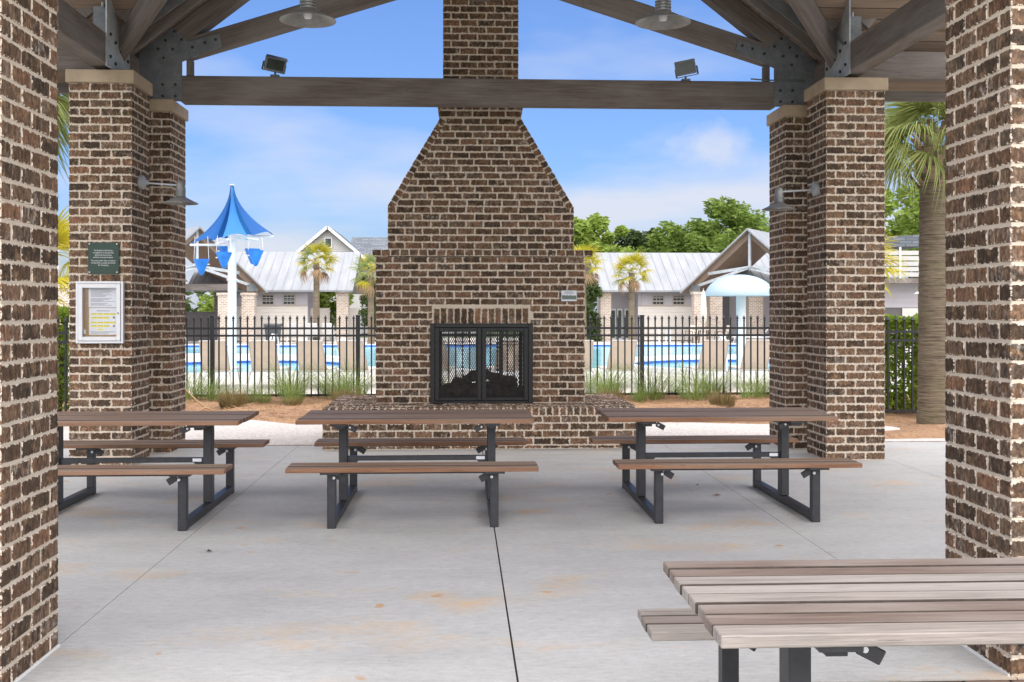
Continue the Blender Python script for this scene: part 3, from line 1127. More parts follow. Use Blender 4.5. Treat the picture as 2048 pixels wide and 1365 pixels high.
log((-.10, 13.6, .67), (.34, 13.62, .82), .062, 4)
log((.22, 13.58, .80), (.70, 13.66, .69), .060, 5)
log((.02, 13.42, .70), (.18, 13.8, .80), .05, 6)
b = MB()
for x in np.arange(-.22, .76, .12):
    b.bar((x, 13.3, .52), (x, 13.9, .52), .016, .016)
b.bar((-.25, 13.32, .50), (.74, 13.32, .50), .016, .04)
b.build('grate', M['iron'], gl_)
b = MB(); b.box(OX0, OX1, FY + .02, FB - .02, HZ - .001, HZ + .012)
b.build('firebox_floor', M['log'], fp)

# ================================================================== ROOF
PITCH = .78
ZR1, ZR2 = 7.552, 6.80
def z1(o): return ZR1 - PITCH * o
def z2(q): return ZR2 - PITCH * q
NRM = math.hypot(1, PITCH)
roof = thing('pavilion_roof', (XC, YC, 4.1), 'weathered timber pavilion roof with board ceiling overhead', 'roof')

def slab8(quad, th, name, m, parent):
    """quad: 4 world points of the underside; extruded along its normal (upwards)"""
    q = [Vector(p) for p in quad]
    n = (q[1] - q[0]).cross(q[3] - q[0]).normalized()
    if n.z < 0: n = -n
    d = (q[2] - q[1]).length + (q[3] - q[0]).length > (q[1] - q[0]).length + (q[2] - q[3]).length
    top = [p + n * th for p in q]
    ax = (q[3] - q[0]) if d else (q[1] - q[0])
    ax.normalize()
    bx = n.cross(ax)
    vs = q + top
    loc = [((p - q[0]).dot(ax), (p - q[0]).dot(bx), (p - q[0]).dot(n)) for p in vs]
    b = MB()
    b.add([tuple(p) for p in vs], [[0, 1, 2, 3], [7, 6, 5, 4], [0, 4, 5, 1], [1, 5, 6, 2], [2, 6, 7, 3], [3, 7, 4, 0]], loc)
    return b.build(name, m, parent)

ARM = {-1: 5.4, 1: 5.7}
EXT = {1: 12.98 - YC, -1: YC - 3.0}     # unseen front arm lengthened to shade the floor
bw = .142 / NRM
g = .012 / NRM
for sx in (-1, 1):
    for sy in (-1, 1):
        o0 = 4.45
        while o0 > .02:
            a, c = max(o0 - bw + g, 0), o0
            ya, yc_ = [max(0, o - .96) for o in (a, c)]
            ye = EXT[sy]
            P = lambda o, dy: (XC + sx * o, YC + sy * dy, z1(o))
            slab8([P(a, ya), P(c, yc_), P(c, ye), P(a, ye)], .022, 'ceiling_board', M['deckboard'], roof)
            o0 -= bw
        q0 = 3.42
        while q0 > .02:
            a, c = max(q0 - bw + g, 0), q0
            P = lambda q, o: (XC + sx * o, YC + sy * q, z2(q))
            slab8([P(a, a + .96), P(c, c + .96), P(c, ARM[sx]), P(a, ARM[sx])], .022, 'ceiling_board', M['deckboard'], roof)
            q0 -= bw
        # metal covering above the boards
        P = lambda o, dy: (XC + sx * o, YC + sy * dy, z1(o) + .05)
        slab8([P(0, 0), P(.96, 0), P(4.47, 3.51), P(4.47, EXT[sy] + .02)], .03, 'roof_sheet', M['metal_roof'], roof)
        slab8([P(0, 0), P(4.47, EXT[sy] + .02), P(4.46, EXT[sy] + .03), P(0, EXT[sy] + .03)], .03, 'roof_sheet', M['metal_roof'], roof)
        P = lambda q, o: (XC + sx * o, YC + sy * q, z2(q) + .05)
        slab8([P(0, .96), P(3.44, 4.4), P(3.44, ARM[sx] + .02), P(0, ARM[sx] + .02)], .03, 'roof_sheet', M['metal_roof'], roof)
        # valley beam under the boards
        b = MB()
        b.bar((XC + sx * 4.2, YC + sy * 3.24, z1(4.2) - .12), (XC + sx * .98, YC + sy * .02, z1(.98) - .12), .14, .2, c=.006)
        b.build('valley_beam', M['beam'], roof)
        # eave fascia of the side arms and rakes
        b = MB(); b.bar((XC + sx * 4.42, YC + sy * 3.44, z2(3.44) + .0), (XC + sx * (ARM[sx] + .02), YC + sy * 3.44, z2(3.44) + .0), .035, .2, c=.004)
        b.build('fascia', M['beam'], roof)
        b = MB(); b.bar((XC + sx * 4.48, YC + sy * 3.55, z1(4.48) + .02), (XC + sx * 4.48, YC + sy * EXT[sy], z1(4.48) + .02), .035, .2, c=.004)
        b.build('fascia', M['beam'], roof)
        # rafter beside the pillar, ceiling side
        b = MB(); b.bar((XC + sx * 4.05, YC + sy * 3.20, z1(4.05) - .07), (XC + sx * .06, YC + sy * 3.20, z1(.06) - .07), .075, .13, c=.005)
        b.build('rafter', M['beam'], roof)
for sx in (-1, 1):
    # plate beams on the pillar line, along the pavilion and along the side arms
    b = MB(); b.bar((XC + sx * 3.97, 5.75, 4.29), (XC + sx * 3.97, 12.9, 4.29), .2, .31, c=.008)
    t = b.build('plate_beam', M['beam']); tag(t, 'long weathered timber plate beam over the %s pillars' % ('left' if sx < 0 else 'right'), 'beam', 'plate beams of the pavilion')
    for sy in (1,):
        b = MB(); b.bar((XC + sx * 4.08, YC + sy * 2.89, 4.29), (XC + sx * (ARM[sx] - .1), YC + sy * 2.89, 4.29), .19, .30, c=.008)
        t = b.build('cross_beam', M['beam'])
        tag(t, 'short timber beam running out %s from the %s pillar' % ('left' if sx < 0 else 'right', 'mid' if sy > 0 else 'front'), 'beam', 'cross beams of the side arms')

def bolts(b, pts, y, r=.017, ax='y', d=-1):
    for (u, v) in pts:
        if ax == 'y': b.tube((u, y, v), (u, y + d * .016, v), r, r * .9, 6)
        else: b.tube((y, u, v), (y + d * .016, u, v), r, r * .9, 6)

def truss(yc, front=True):
    t = thing('gable_truss', (XC, yc, 3.97), 'weathered timber gable truss with long tie beam crossing in front of the chimney' if front else 'timber gable truss over the front opening, above the view', 'truss')
    b = MB(); b.box(XC - 3.42, XC + 3.42, yc - .1, yc + .1, 3.968, 4.268, .01)
    b.build('tie_beam', M['beam'], t)
    for sx in (-1, 1):
        b = MB()
        o0, o1 = 3.95, .08
        b.bar((XC + sx * o0, yc, z1(o0) - .142), (XC + sx * o1, yc, z1(o1) - .142), .2, .22, c=.008)
        b.build('principal_rafter', M['beam'], t)
        b = MB()
        s_ = .314
        zz_ = lambda o: 4.45 + .11 * math.hypot(1, s_) + s_ * (3.40 - o)
        b.bar((XC + sx * 3.40, yc, zz_(3.40)), (XC + sx * .05, yc, zz_(.05)), .19, .22, c=.008)
        b.build('scissor_chord', M['beam'], t)
        yf = yc - .102
        gp = [(3.90, 3.972), (3.395, 3.972), (3.395, 4.42), (2.945, 4.60), (2.975, 4.745), (3.33, 4.645), (3.52, 4.815), (3.87, 4.525), (3.90, 4.30)]
        b = MB(); b.prism([(XC + sx * p[0], p[1]) for p in gp], yf - .012, yf)
        gs = b.build('gusset_plate', M['galv'], t)
        k = MB()
        bolts(k, [(XC + sx * p[0], p[1]) for p in ((3.66, 4.56), (3.58, 4.66), (3.48, 4.76), (3.50, 4.56), (3.40, 4.67), (3.60, 4.46), (3.28, 4.585), (3.14, 4.64), (3.02, 4.675),
                                                   (3.61, 4.16), (3.47, 4.16), (3.61, 4.03), (3.47, 4.03))], yf - .012)
        k.build('bolt_heads', M['bolt'], gs)
        b = MB(); b.box(XC + sx * 3.36, XC + sx * 3.30, yc - .06, yc + .06, 4.268, 4.46)
        b.build('packing_block', M['beam'], t)
    b = MB(); b.box(XC - .1, XC + .1, yc - .09, yc + .09, 5.2, 7.3, .008)
    b.build('king_post', M['beam'], t)
truss(12.45)

# steel column-head connectors and struts over the mid pillars
for sx in (-1, 1):
    t = thing('steel_connector', (XC + sx * 3.97, 11.64, 4.1), 'galvanised steel connector with timber struts on top of the %s' % ('pillar with the green sign' if sx < 0 else 'pillar before the big palm'), 'connector', 'pillar head connectors')
    xi = XC + sx * 3.866
    b = MB()
    pl = [(11.16, 4.105), (11.76, 4.105), (11.92, 4.18), (11.92, 4.44), (11.66, 4.56), (11.52, 4.80), (11.50, 5.3), (11.16, 5.3)]
    b.prism(pl, xi, xi - sx * .014, 'x')
    sp = b.build('side_plate', M['galv_light'], t)
    k = MB()
    bolts(k, [(11.26, 4.45), (11.42, 4.40), (11.58, 4.35), (11.26, 4.22), (11.42, 4.18), (11.58, 4.14), (11.84, 4.30)], xi - sx * .014, .019, 'x', -sx)
    k.build('bolt_heads', M['bolt'], sp)
    b = MB(); b.box(XC + sx * 4.06, XC + sx * 3.885, 11.36, 11.5, 4.45, 5.6, .004)
    b.build('steel_post', M['galv'], t)
    b = MB()
    b.prism([(XC + sx * o, z) for o, z in ((4.12, 4.50), (3.70, 4.52), (2.95, 5.08), (2.55, 5.50), (4.1, 5.5))], 11.60, 11.615)
    b.build('back_plate', M['galv'], t)
    b = MB()
    b.prism([(XC + sx * o, z) for o, z in ((4.9, 5.3), (4.2, 4.60), (4.02, 4.60), (4.02, 5.5), (4.9, 5.5))], 11.56, 11.575)
    b.build('back_plate', M['galv'], t)
    b = MB(); b.bar((XC + sx * 3.80, 11.48, 4.66), (XC + sx * 2.95, 11.40, 5.66), .15, .15, (0, 1, 0), c=.006)
    b.build('inner_strut', M['beam'], t)
    b = MB(); b.bar((XC + sx * 4.10, 11.48, 4.70), (XC + sx * 4.95, 11.30, 5.75), .15, .17, (0, 1, 0), c=.006)
    b.build('outer_strut', M['beam'], t)
    b = MB(); b.tube((XC + sx * 3.95, 11.33, 4.75), (XC + sx * 3.95, 11.33, 5.5), .014, n=8)
    b.build('tie_rod', M['galv_light'], t)
    if sx > 0:
        c = MB()
        c.path([(XC + 3.84, 11.3, 4.44), (XC + 3.80, 11.5, 4.62), (XC + 3.72, 11.75, 4.66), (XC + 3.2, 11.85, 5.02), (XC + 3.05, 11.86, 5.3)], .011, 6)
        c.path([(XC + 3.75, 12.32, 4.275), (XC + 3.3, 12.32, 4.275), (XC + 3.12, 12.33, 4.29)], .009, 6)
        c.build('conduit', M['galv'], t)

# ================================================================== LAMPS
def lampshade(t, x, y, z, r):
    """shallow barn shade, rim at z"""
    s = r / .225
    pr = [(r, z), (r * .99, z + .006 * s), (.16 * s, z + .035 * s), (.085 * s, z + .075 * s), (.062 * s, z + .088 * s), (.058 * s, z + .086 * s), (.08 * s, z + .07 * s), (.155 * s, z + .029 * s), (r * .985, z)]
    b = MB(); b.lathe(pr, (x, y, 0), 36, closed=True)
    o = b.build('lamp_shade', M['lamp'], t, smooth=True, angle=50)
    n = MB()
    for k in range(4):
        zz = z + (.094 + .024 * k) * s
        n.lathe([(.05 * s, zz), (.066 * s, zz), (.066 * s, zz + .009 * s), (.05 * s, zz + .009 * s)], (x, y, 0), 24, closed=True)
    for a in range(4):
        an = a * math.pi / 2 + .6
        n.tube((x + .058 * s * math.cos(an), y + .058 * s * math.sin(an), z + .085 * s), (x + .058 * s * math.cos(an), y + .058 * s * math.sin(an), z + .175 * s), .005 * s, n=6)
    n.build('guard_rings', M['lamp'], t, smooth=True)
    g_ = MB(); g_.lathe([(.002, z + .012 * s), (.028 * s, z + .02 * s), (.036 * s, z + .045 * s), (.026 * s, z + .08 * s)], (x, y, 0), 16)
    g_.build('bulb', M['white'], t, smooth=True)
    return o

for x, z, w in ((-1.242, 3.955, 'left'), (1.665, 3.975, 'right')):
    t = thing('pendant_lamp', (x, 8.8, z), '%s grey metal pendant barn lamp hanging under the roof' % w, 'lamp', 'pendant barn lamps')
    lampshade(t, x, 8.8, z, .228)
    b = MB()
    b.lathe([(.052, z + .088), (.052, z + .20), (.045, z + .23), (.012, z + .245), (.012, 6.0)], (x, 8.8, 0), 20)
    b.build('stem', M['lamp'], t, smooth=True)

for sx, zc in ((-1, 2.965), (1, 2.93)):
    xw = -3.408 if sx < 0 else 3.898
    dx = -sx
    xe = xw + dx * .425
    y = 11.6
    t = thing('bracket_lamp', (xw, y, zc), 'grey metal gooseneck lamp on the %s' % ('pillar with the green sign' if sx < 0 else 'pillar before the big palm'), 'lamp', 'bracket barn lamps')
    b = MB()
    Mx = Matrix.Rotation(R(90) * dx, 4, 'Y')
    b.lathe([(.001, .0), (.075, .0), (.075, .035), (.06, .05), (.02, .055), (.001, .055)], (xw, y, zc), 24, Mx)
    b.build('wall_plate', M['galv_light'], t, smooth=True)
    b = MB(); b.tube((xw + dx * .05, y, zc - .005), (xe - dx * .02, y, zc - .03), .011, n=10)
    b.tube((xw + dx * .05, y, zc - .005), (xw + dx * .09, y, zc - .008), .02, n=10)
    b.build('arm', M['galv_light'], t, smooth=True)
    zr = zc - .225
    lampshade(t, xe, y, zr, .186)
    b = MB()
    b.lathe([(.044, zr + .08), (.046, zr + .15), (.046, zr + .2), (.038, zr + .23), (.02, zr + .247), (.001, zr + .25)], (xe, y, 0), 20)
    b.build('socket_cap', M['lamp'], t, smooth=True)

for sx, x in ((-1, -2.125), (1, 2.615)):
    t = thing('flood_light', (x, 12.42, 4.268), 'small %s flood light standing on the tie beam' % ('left' if sx < 0 else 'right'), 'flood light', 'flood lights on the tie beam')
    b = MB(); b.box(x - .05, x + .05, 12.38, 12.46, 4.268, 4.298, .005); b.tube((x, 12.42, 4.29), (x, 12.42, 4.335), .012, n=8)
    b.build('base', M['galv'], t)
    rot = Matrix.Translation((x, 12.40, 4.43)) @ Euler((R(28 if sx < 0 else 12), R(-8 * sx), R(-20 * sx))).to_matrix().to_4x4()
    b = MB(); b.box(-.11, .11, -.05, .05, -.075, .075, .012, rot)
    b.box(-.118, .118, -.066, -.05, -.083, .083, .003, rot)
    b.build('housing', M['galv'], t)
    b = MB(); b.box(-.095, .095, -.072, -.067, -.06, .06, 0, rot)
    b.build('lens', M['glass'], t)
    b = MB()
    pts = [rot @ Vector(p) for p in ((-.125, 0, 0), (-.125, 0, -.1), (.125, 0, -.1), (.125, 0, 0))]
    for a, c in zip(pts[:-1], pts[1:]): b.bar(a, c, .02, .005)
    b.build('yoke', M['galv'], t)
    if sx < 0:
        b = MB(); b.box(-.115, .115, -.16, -.05, .085, .092, 0, rot); b.build('visor', M['galv'], t)

# ================================================================== SIGNS ON BRICK
def text_mesh(body, size, m, parent, loc, sx=1.0, align='CENTER'):
    cu = D.curves.new('lettering', 'FONT')
    cu.body = body
    cu.size = size
    cu.align_x = align
    cu.resolution_u = 2
    ob = D.objects.new('lettering_curve', cu)
    COL.objects.link(ob)
    dg = bpy.context.evaluated_depsgraph_get()
    me = D.meshes.new_from_object(ob.evaluated_get(dg))
    D.objects.remove(ob)
    me.materials.clear()
    me.materials.append(m)
    o = D.objects.new('lettering', me)
    COL.objects.link(o)
    o.location = loc
    o.rotation_euler = (R(90), 0, 0)
    o.scale = (sx, 1, 1)
    setpar(o, parent)
    return o

YS = 11.315
t = thing('green_rules_sign', (-3.69, YS, 1.98), 'square dark green sign with white lettering on the brick pillar', 'sign')
b = MB(); b.box(-3.847, -3.533, YS - .02, YS - .008, 1.98, 2.306, .002)
b.build('plate', M['sign'], t)
lines = ["The Resident's Club Pavilion", "is available for all Carolina Park", "& Riverside homeowners", "and their accompanied guests.", None,
         "This area is under video surveillance.", "Carolina Park is a smoke-free facility.", "No Trespassing."]
z = 2.216
for ln in lines:
    if ln is None:
        z -= .012
        continue
    text_mesh(ln, .0205, M['print'], t, (-3.69, YS - .0215, z), .82)
    z -= .0232
k = MB()
bolts(k, [(-3.83, 2.29), (-3.55, 2.29), (-3.83, 1.998), (-3.55, 1.998)], YS - .02, .008)
k.build('screw', M['alu'], t)

t = thing('notice_case', (-3.717, YS, 1.264), 'white framed glass notice case with papers on the brick pillar', 'notice case')
b = MB(); x0, x1, z0_, z1_ = -3.958, -3.477, 1.264, 1.904
b.box(x0, x1, YS - .012, YS - .002, z0_, z1_)
b.build('back_board', M['cork'], t)
b = MB()
for (a, c, e, f_) in ((x0, x0 + .024, z0_, z1_), (x1 - .024, x1, z0_, z1_), (x0 + .024, x1 - .024, z1_ - .024, z1_), (x0 + .024, x1 - .024, z0_, z0_ + .024)):
    b.box(a, c, YS - .062, YS - .004, e, f_, .003)
b.build('outer_frame', M['alu'], t)
b = MB()
a0, a1, c0, c1 = x0 + .027, x1 - .027, z0_ + .027, z1_ - .027
for (a, c, e, f_) in ((a0, a0 + .042, c0, c1), (a1 - .042, a1, c0, c1), (a0 + .042, a1 - .042, c1 - .042, c1), (a0 + .042, a1 - .042, c0, c0 + .042)):
    b.box(a, c, YS - .07, YS - .03, e, f_, .003)
dr = b.build('door_frame', M['alu'], t)
b = MB(); b.box(a0 + .043, a1 - .043, YS - .045, YS - .042, c0 + .043, c1 - .043); b.build('pane', M['case_glass'], dr)
b = MB(); b.tube((x1 - .05, YS - .07, 1.575), (x1 - .05, YS - .076, 1.575), .009, n=12); b.build('lock', M['lamp'], dr)
b = MB(); b.box(-3.842, -3.552, YS - .0155, YS - .0135, 1.635, 1.838); pa = b.build('paper', M['paper'], t)
b = MB()
for i in range(18):
    zz = 1.822 - i * .0098
    if i in (9, 14): continue
    w = random.uniform(.12, .25)
    b.box(-3.82, -3.82 + w, YS - .0165, YS - .0162, zz, zz + .0035)
b.build('print', M['ink'], pa)
b = MB(); b.box(-3.838, -3.55, YS - .0155, YS - .0135, 1.352, 1.628); pa = b.build('paper', M['paper'], t)
b = MB(); yb = MB()
b.box(-3.76, -3.63, YS - .0165, YS - .0162, 1.596, 1.602)
for r_, zz in enumerate((1.565, 1.527, 1.478, 1.442)):
    for c_ in range(4 if r_ % 2 == 0 else 3):
        xx = -3.818 + c_ * .064
        yb.box(xx, xx + .060, YS - .0165, YS - .0162, zz - .009, zz + .009)
        b.box(xx + .006, xx + .054, YS - .0169, YS - .0167, zz + .003, zz + .006)
yb.box(-3.755, -3.695, YS - .0165, YS - .0162, 1.400, 1.412)
for zz in (1.53, 1.442): b.lathe([(.001, 0), (.012, 0), (.012, .0005), (.001, .0005)], (-3.585, YS - .0164, zz), 14, Matrix.Rotation(R(90), 4, 'X'))
for i in range(4): b.box(-3.82, -3.82 + random.uniform(.15, .25), YS - .0165, YS - .0162, 1.385 - i * .008, 1.3875 - i * .008)
b.build('print', M['ink'], pa); yb.build('yellow_print', M['yellow'], pa)
b = MB(); b.box(-3.885, -3.868, YS - .03, YS - .0135, 1.36, 1.405); b.build('tag', M['print'], t)

t = thing('fireplace_plaque', (1.31, FY, 1.70), 'small white plaque with a picture strip on the fireplace front', 'plaque')
b = MB(); b.box(1.213, 1.412, FY - .022, FY - .008, 1.712, 1.85, .002); b.build('frame', M['ink'], t)
b = MB(); b.box(1.219, 1.406, FY - .026, FY - .0225, 1.717, 1.846); b.build('panel', M['paper'], t)
b = MB()
for i, (w, zz) in enumerate(((.09, 1.832), (.12, 1.82), (.10, 1.809))): b.box(1.312 - w / 2, 1.312 + w / 2, FY - .0275, FY - .0265, zz - .002, zz + .002)
for i in range(9):
    xx = 1.226 + i * .0195
    b.box(xx, xx + .0135, FY - .0275, FY - .0265, 1.742, 1.742 + random.uniform(.02, .05))
b.build('print', M['ink'], t)
b = MB(); b.box(1.225, 1.40, FY - .0264, FY - .0262, 1.738, 1.785); b.build('picture_strip', M['green_print'], t)

# ================================================================== PICNIC TABLES
def gap_shade(o, lo, hi):  # paints gap shade onto the slat edges facing a neighbour
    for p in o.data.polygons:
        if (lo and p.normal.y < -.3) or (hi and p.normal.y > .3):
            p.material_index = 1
def make_table(label, slatmat):
    t = thing('picnic_table', (0, 0, 0), label, 'picnic table', 'timber and steel picnic tables')
    def part(name, fn, m):
        b = MB(); fn(b)
        return b.build(name, m, t, local=True)
    for i in range(8):
        y = (i - 3.5) * .105
        dz = random.uniform(-.002, .002); e = random.uniform(-.004, .004)
        sl_o = part('top_slat', lambda b: b.box(-.92 + e, .92 + e, y - .0480, y + .0480, .722 + dz, .756 + dz, .0032), [slatmat, M['gap_shade']])
        gap_shade(sl_o, i > 0, i < 7)
    groups = {}
    for s in (-1, 1):
        for i in range(3):
            y = s * (.667 + i * .1035)
            dz = random.uniform(-.002, .002); e = random.uniform(-.004, .004)
            sl_o = part('seat_slat', lambda b: b.box(-.92 + e, .92 + e, y - .0472, y + .0472, .424 + dz, .457 + dz, .0032), [slatmat, M['gap_shade']])
            gap_shade(sl_o, (i > 0) if s > 0 else (i < 2), (i < 2) if s > 0 else (i > 0))
        part('seat_rail', lambda b: b.box(-.57, .57, s * .80 - .012, s * .80 + .012, .398, .4225), M['black'])
    for sx in (-1, 1):
        x = sx * .598
        def post(b):
            b.box(x - .034, x + .034, -.05, .05, .068, .70, .005)
        p = part('table_post', post, M['black'])
        def arm(b):
            b.box(x - .06, x + .06, -.395, .395, .702, .7205, .002)
            b.box(x - .03, x + .03, -.36, .36, .68, .7018, .002)
        part('top_bearer', arm, M['black'])
        part('floor_runner', lambda b: b.box(x - .032, x + .032, -.765, .765, .010, .066, .004), M['black'])
        for s in (-1, 1):
            y = s * .80
            part('bench_leg', lambda b: b.box(x - .0315, x + .0315, y - .033, y + .033, 0, .406, .004), M['black'])
            part('bench_bearer', lambda b: b.box(x - .075, x + .075, s * .625, s * .91, .4072, .4225, .002), M['black'])
            xi = x - sx * .075
            def clip(b):
                b.bar((x - sx * .04, y - .02, .392), (x - sx * .105, y - .02, .352), .012, .05, (0, 0, 1), c=.003)
            cl_ = part('clip', clip, M['black'])
            b = MB(); b.tube((x - sx * .02, y - .033, .375), (x - sx * .02, y - .047, .375), .011, n=8); b.build('bolt', M['alu'], t, local=True)
        for yy in (-.33, .33):
            part('clip', lambda b: b.bar((x - sx * .07, yy, .698), (x - sx * .135, yy, .664), .012, .042, (0, 0, 1), c=.003), M['black'])
        b = MB(); b.tube((x - sx * .085, -.322, .69), (x - sx * .085, -.340, .69), .009, n=8); b.build('bolt', M['alu'], t, local=True)
        part('stretcher_gusset', lambda b: b.prism([(x - sx * .034, .385), (x - sx * .034, .362), (x - sx * .09, .362), (x - sx * .12, .385)], -.018, .018), M['black'])
    part('stretcher', lambda b: b.box(-.565, .565, -.02, .02, .3855, .424, .002), M['black'])
    part('label_plate', lambda b: b.box(.475, .545, -.0225, -.0205, .392, .418), M['paper'])
    return t
master = make_table('brown slatted picnic table at the left edge, partly behind the near pillar', M['slat'])
master.location = (-2.62, 8.735, 0)
t2 = copy_tree(master); t2.location = (-.352, 8.77, 0); t2['label'] = 'brown slatted picnic table in the middle before the hearth'
t3 = copy_tree(master); t3.location = (2.085, 8.84, 0); t3['label'] = 'brown slatted picnic table before the right brick pillars'
t4 = make_table('weathered grey picnic table in the near right corner', M['slat_grey'])
t4.location = (1.597, 3.175, 0)

# ================================================================== FENCE
_pk = {}
def picket_mesh():
    if 'p' not in _pk:
        b = MB()
        b.box(-.0125, .0125, -.0125, .0125, .06, 1.43)
        b.lathe([(.014, 1.415), (.022, 1.424), (.022, 1.433), (.013, 1.44), (.033, 1.462), (.028, 1.475), (.001, 1.525)], (0, 0, 0), 4, Matrix.Rotation(R(45), 4, 'Z'))
        o = b.build('picket', M['fence'])
        _pk['p'] = o.data
        D.objects.remove(o)
    return _pk['p']
def fence(label, p0, p1, posts, z0=0.0, pitch=.1257):
    p0, p1 = Vector(p0), Vector(p1)
    d = (p1 - p0); L = d.length; d.normalize()
    rz = math.atan2(d.y, d.x)
    t = thing('metal_fence', (p0.x, p0.y, z0), label, 'fence', 'black metal pool fence')
    me = picket_mesh()
    marks = sorted(posts)
    def onpost(s): return any(abs(s - m) < .05 for m in marks)
    spans = []
    edges = [0] + marks + [L]
    for a, c in zip(edges[:-1], edges[1:]):
        if c - a < .2: continue
        if a == 0 and marks and marks[0] > .1:
            s = c - .115
            while s > a: spans.append(s); s -= pitch
        else:
            s = a + .115
            while s < c - .05: spans.append(s); s += pitch
    for s in spans:
        p = p0 + d * s
        obj_from(me, 'picket', t, (p.x, p.y, z0 + random.uniform(-.002, .002)), (0, 0, rz))
    for m_ in marks:
        p = p0 + d * m_
        b = MB(); b.box(-.036, .036, -.036, .036, -.1, 1.50, .002, Matrix.Translation((p.x, p.y, z0)) @ Matrix.Rotation(rz, 4, 'Z'))
        b.box(-.041, .041, -.041, .041, 1.50, 1.525, .008, Matrix.Translation((p.x, p.y, z0)) @ Matrix.Rotation(rz, 4, 'Z'))
        b.build('fence_post', M['fence'], t)
    for zz in (1.285, 1.155, .09):
        b = MB(); b.bar((p0.x, p0.y, z0 + zz), (p1.x, p1.y, z0 + zz), .032, .038)
        b.build('rail', M['fence'], t)
    return t
FYY = 19.4
# posts measured along the run
fence('black metal picket fence behind the fireplace and pool loungers', (-9.6, FYY), (10.4, FYY), [m_ + 9.6 for m_ in (-7.0, -4.426, -1.846, .72, 3.285, 5.85, 8.42)])
fence('black metal fence panel before the hedge beside the big palm', (5.2, 15.9), (9.8, 15.9), [.35, 2.92])
fence('black metal fence panel before the hedge at far left', (-9.5, 15.6), (-4.95, 15.6), [2.0, 4.45])

# ================================================================== VEGETATION
def leafcloud(centers, radii, n, size, rng, flat=.35, squash=1.0):
    """n small leaf quads around clump centres; returns verts, faces"""
    k = len(centers)
    ci = rng.integers(0, k, n)
    d = rng.normal(size=(n, 3)); d /= np.linalg.norm(d, axis=1)[:, None]
    rad = radii[ci] * (rng.random(n) ** .45)
    p = centers[ci] + d * rad[:, None] * np.array([1, 1, squash])
    u = rng.normal(size=(n, 3)); u[:, 2] *= flat; u /= np.linalg.norm(u, axis=1)[:, None]
    w = rng.normal(size=(n, 3)); w -= (w * u).sum(1)[:, None] * u; w /= np.linalg.norm(w, axis=1)[:, None]
    s = size * (.6 + .8 * rng.random(n))[:, None]
    v = np.concatenate([p - u * s, p + w * s * .42, p + u * s, p - w * s * .42])
    f = np.stack([np.arange(n), np.arange(n) + n, np.arange(n) + 2 * n, np.arange(n) + 3 * n], 1)
    return v, f

def tree(name, x, y, label, h, rx, crown_z0, mat_, seed, n=7000, size=.2, nclump=46, cat='tree', group='trees beyond the buildings', ry=None, lean=0, pointed=.0):
    rng = np.random.default_rng(seed)
    t = thing(name, (x, y, -.1), label, cat, group)
    cz = (h + crown_z0) / 2
    rz_ = (h - crown_z0) / 2
    cs, rs = [], []
    while len(cs) < nclump:
        d = rng.normal(size=3); d /= np.linalg.norm(d)
        r_ = rng.random() ** .5
        zf = d[2] * r_
        wid = 1 - pointed * max(0, zf)
        cs.append((x + d[0] * r_ * rx * wid, y + d[1] * r_ * (ry or rx) * wid, cz + zf * rz_))
        rs.append((.10 + .16 * rng.random()) * (rx + rz_) * .5 * 1.25)
    cs, rs = np.array(cs), np.array(rs)
    v, f = leafcloud(cs, rs, n, size, rng)
    raw_mesh('crown', v, f, mat_, t)
    b = MB()
    b.path([(x, y, -.12), (x + lean * .3, y, cz * .5), (x + lean, y, cz)], [.05 * h * .5, .04 * h * .5, .02 * h * .5], 8)
    for i in range(7):
        e = cs[rng.integers(0, len(cs))]
        z_ = crown_z0 * .6 + (cz - crown_z0 * .6) * rng.random()
        b.path([(x, y, z_), tuple((np.array([x, y, z_]) + e) / 2 + np.array([0, 0, .2])), tuple(e)], [.018 * h * .5, .012 * h * .5, .004 * h * .5], 6)
    b.build('trunk', M['bark'], t, smooth=True)
    return t

tree('broadleaf_tree', 9.6, 84, 'light green loose tree just right of the fireplace shoulder', 9.1, 4.0, 4.6, M['leaf_a'], 11, 8000, .26, 30)
tree('broadleaf_tree', 11.7, 80, 'low rounded bright green tree over the right metal roof', 6.3, 2.4, 2.5, M['leaf_a'], 12, 5000, .22)
tree('pine_tree', 15.9, 96, 'dark green pine behind the right metal roof', 9.2, 2.6, 5.0, M['leaf_c'], 13, 4500, .26)
tree('broadleaf_tree', 16.4, 86, 'mid green tree beside the dark pine', 8.3, 2.0, 3.5, M['leaf_b'], 14, 5500, .24)
tree('broadleaf_tree', 20.4, 82, 'tall dense mid green tree behind the right gable', 9.9, 4.4, 2.6, M['leaf_b'], 15, 15000, .25, 80)
tree('broadleaf_tree', 27.5, 86, 'dense green tree hidden largely by the right rear pillar', 9.5, 4.0, 2.5, M['leaf_b'], 16, 9000, .26)
tree('broadleaf_tree', 21.5, 50, 'airy light green tree between right pillar and big palm', 7.8, 3.3, 2.6, M['leaf_a'], 17, 9000, .17)
tree('broadleaf_tree', -8.3, 92, 'dark treetop peeping over the left metal roof', 6.6, 2.6, 2.8, M['leaf_c'], 18, 4000, .26)
tree('shrub', -14.2, 66, 'bright green shrubbery seen through the left porch', 3.3, 2.4, .2, M['leaf_a'], 19, 5000, .16, group='shrubs around the club buildings', cat='shrub')
tree('shrub', -7.9, 63.5, 'green and yellow shrub behind the left breezeway', 3.2, 1.6, .2, M['leaf_a'], 20, 3500, .15, group='shrubs around the club buildings', cat='shrub')

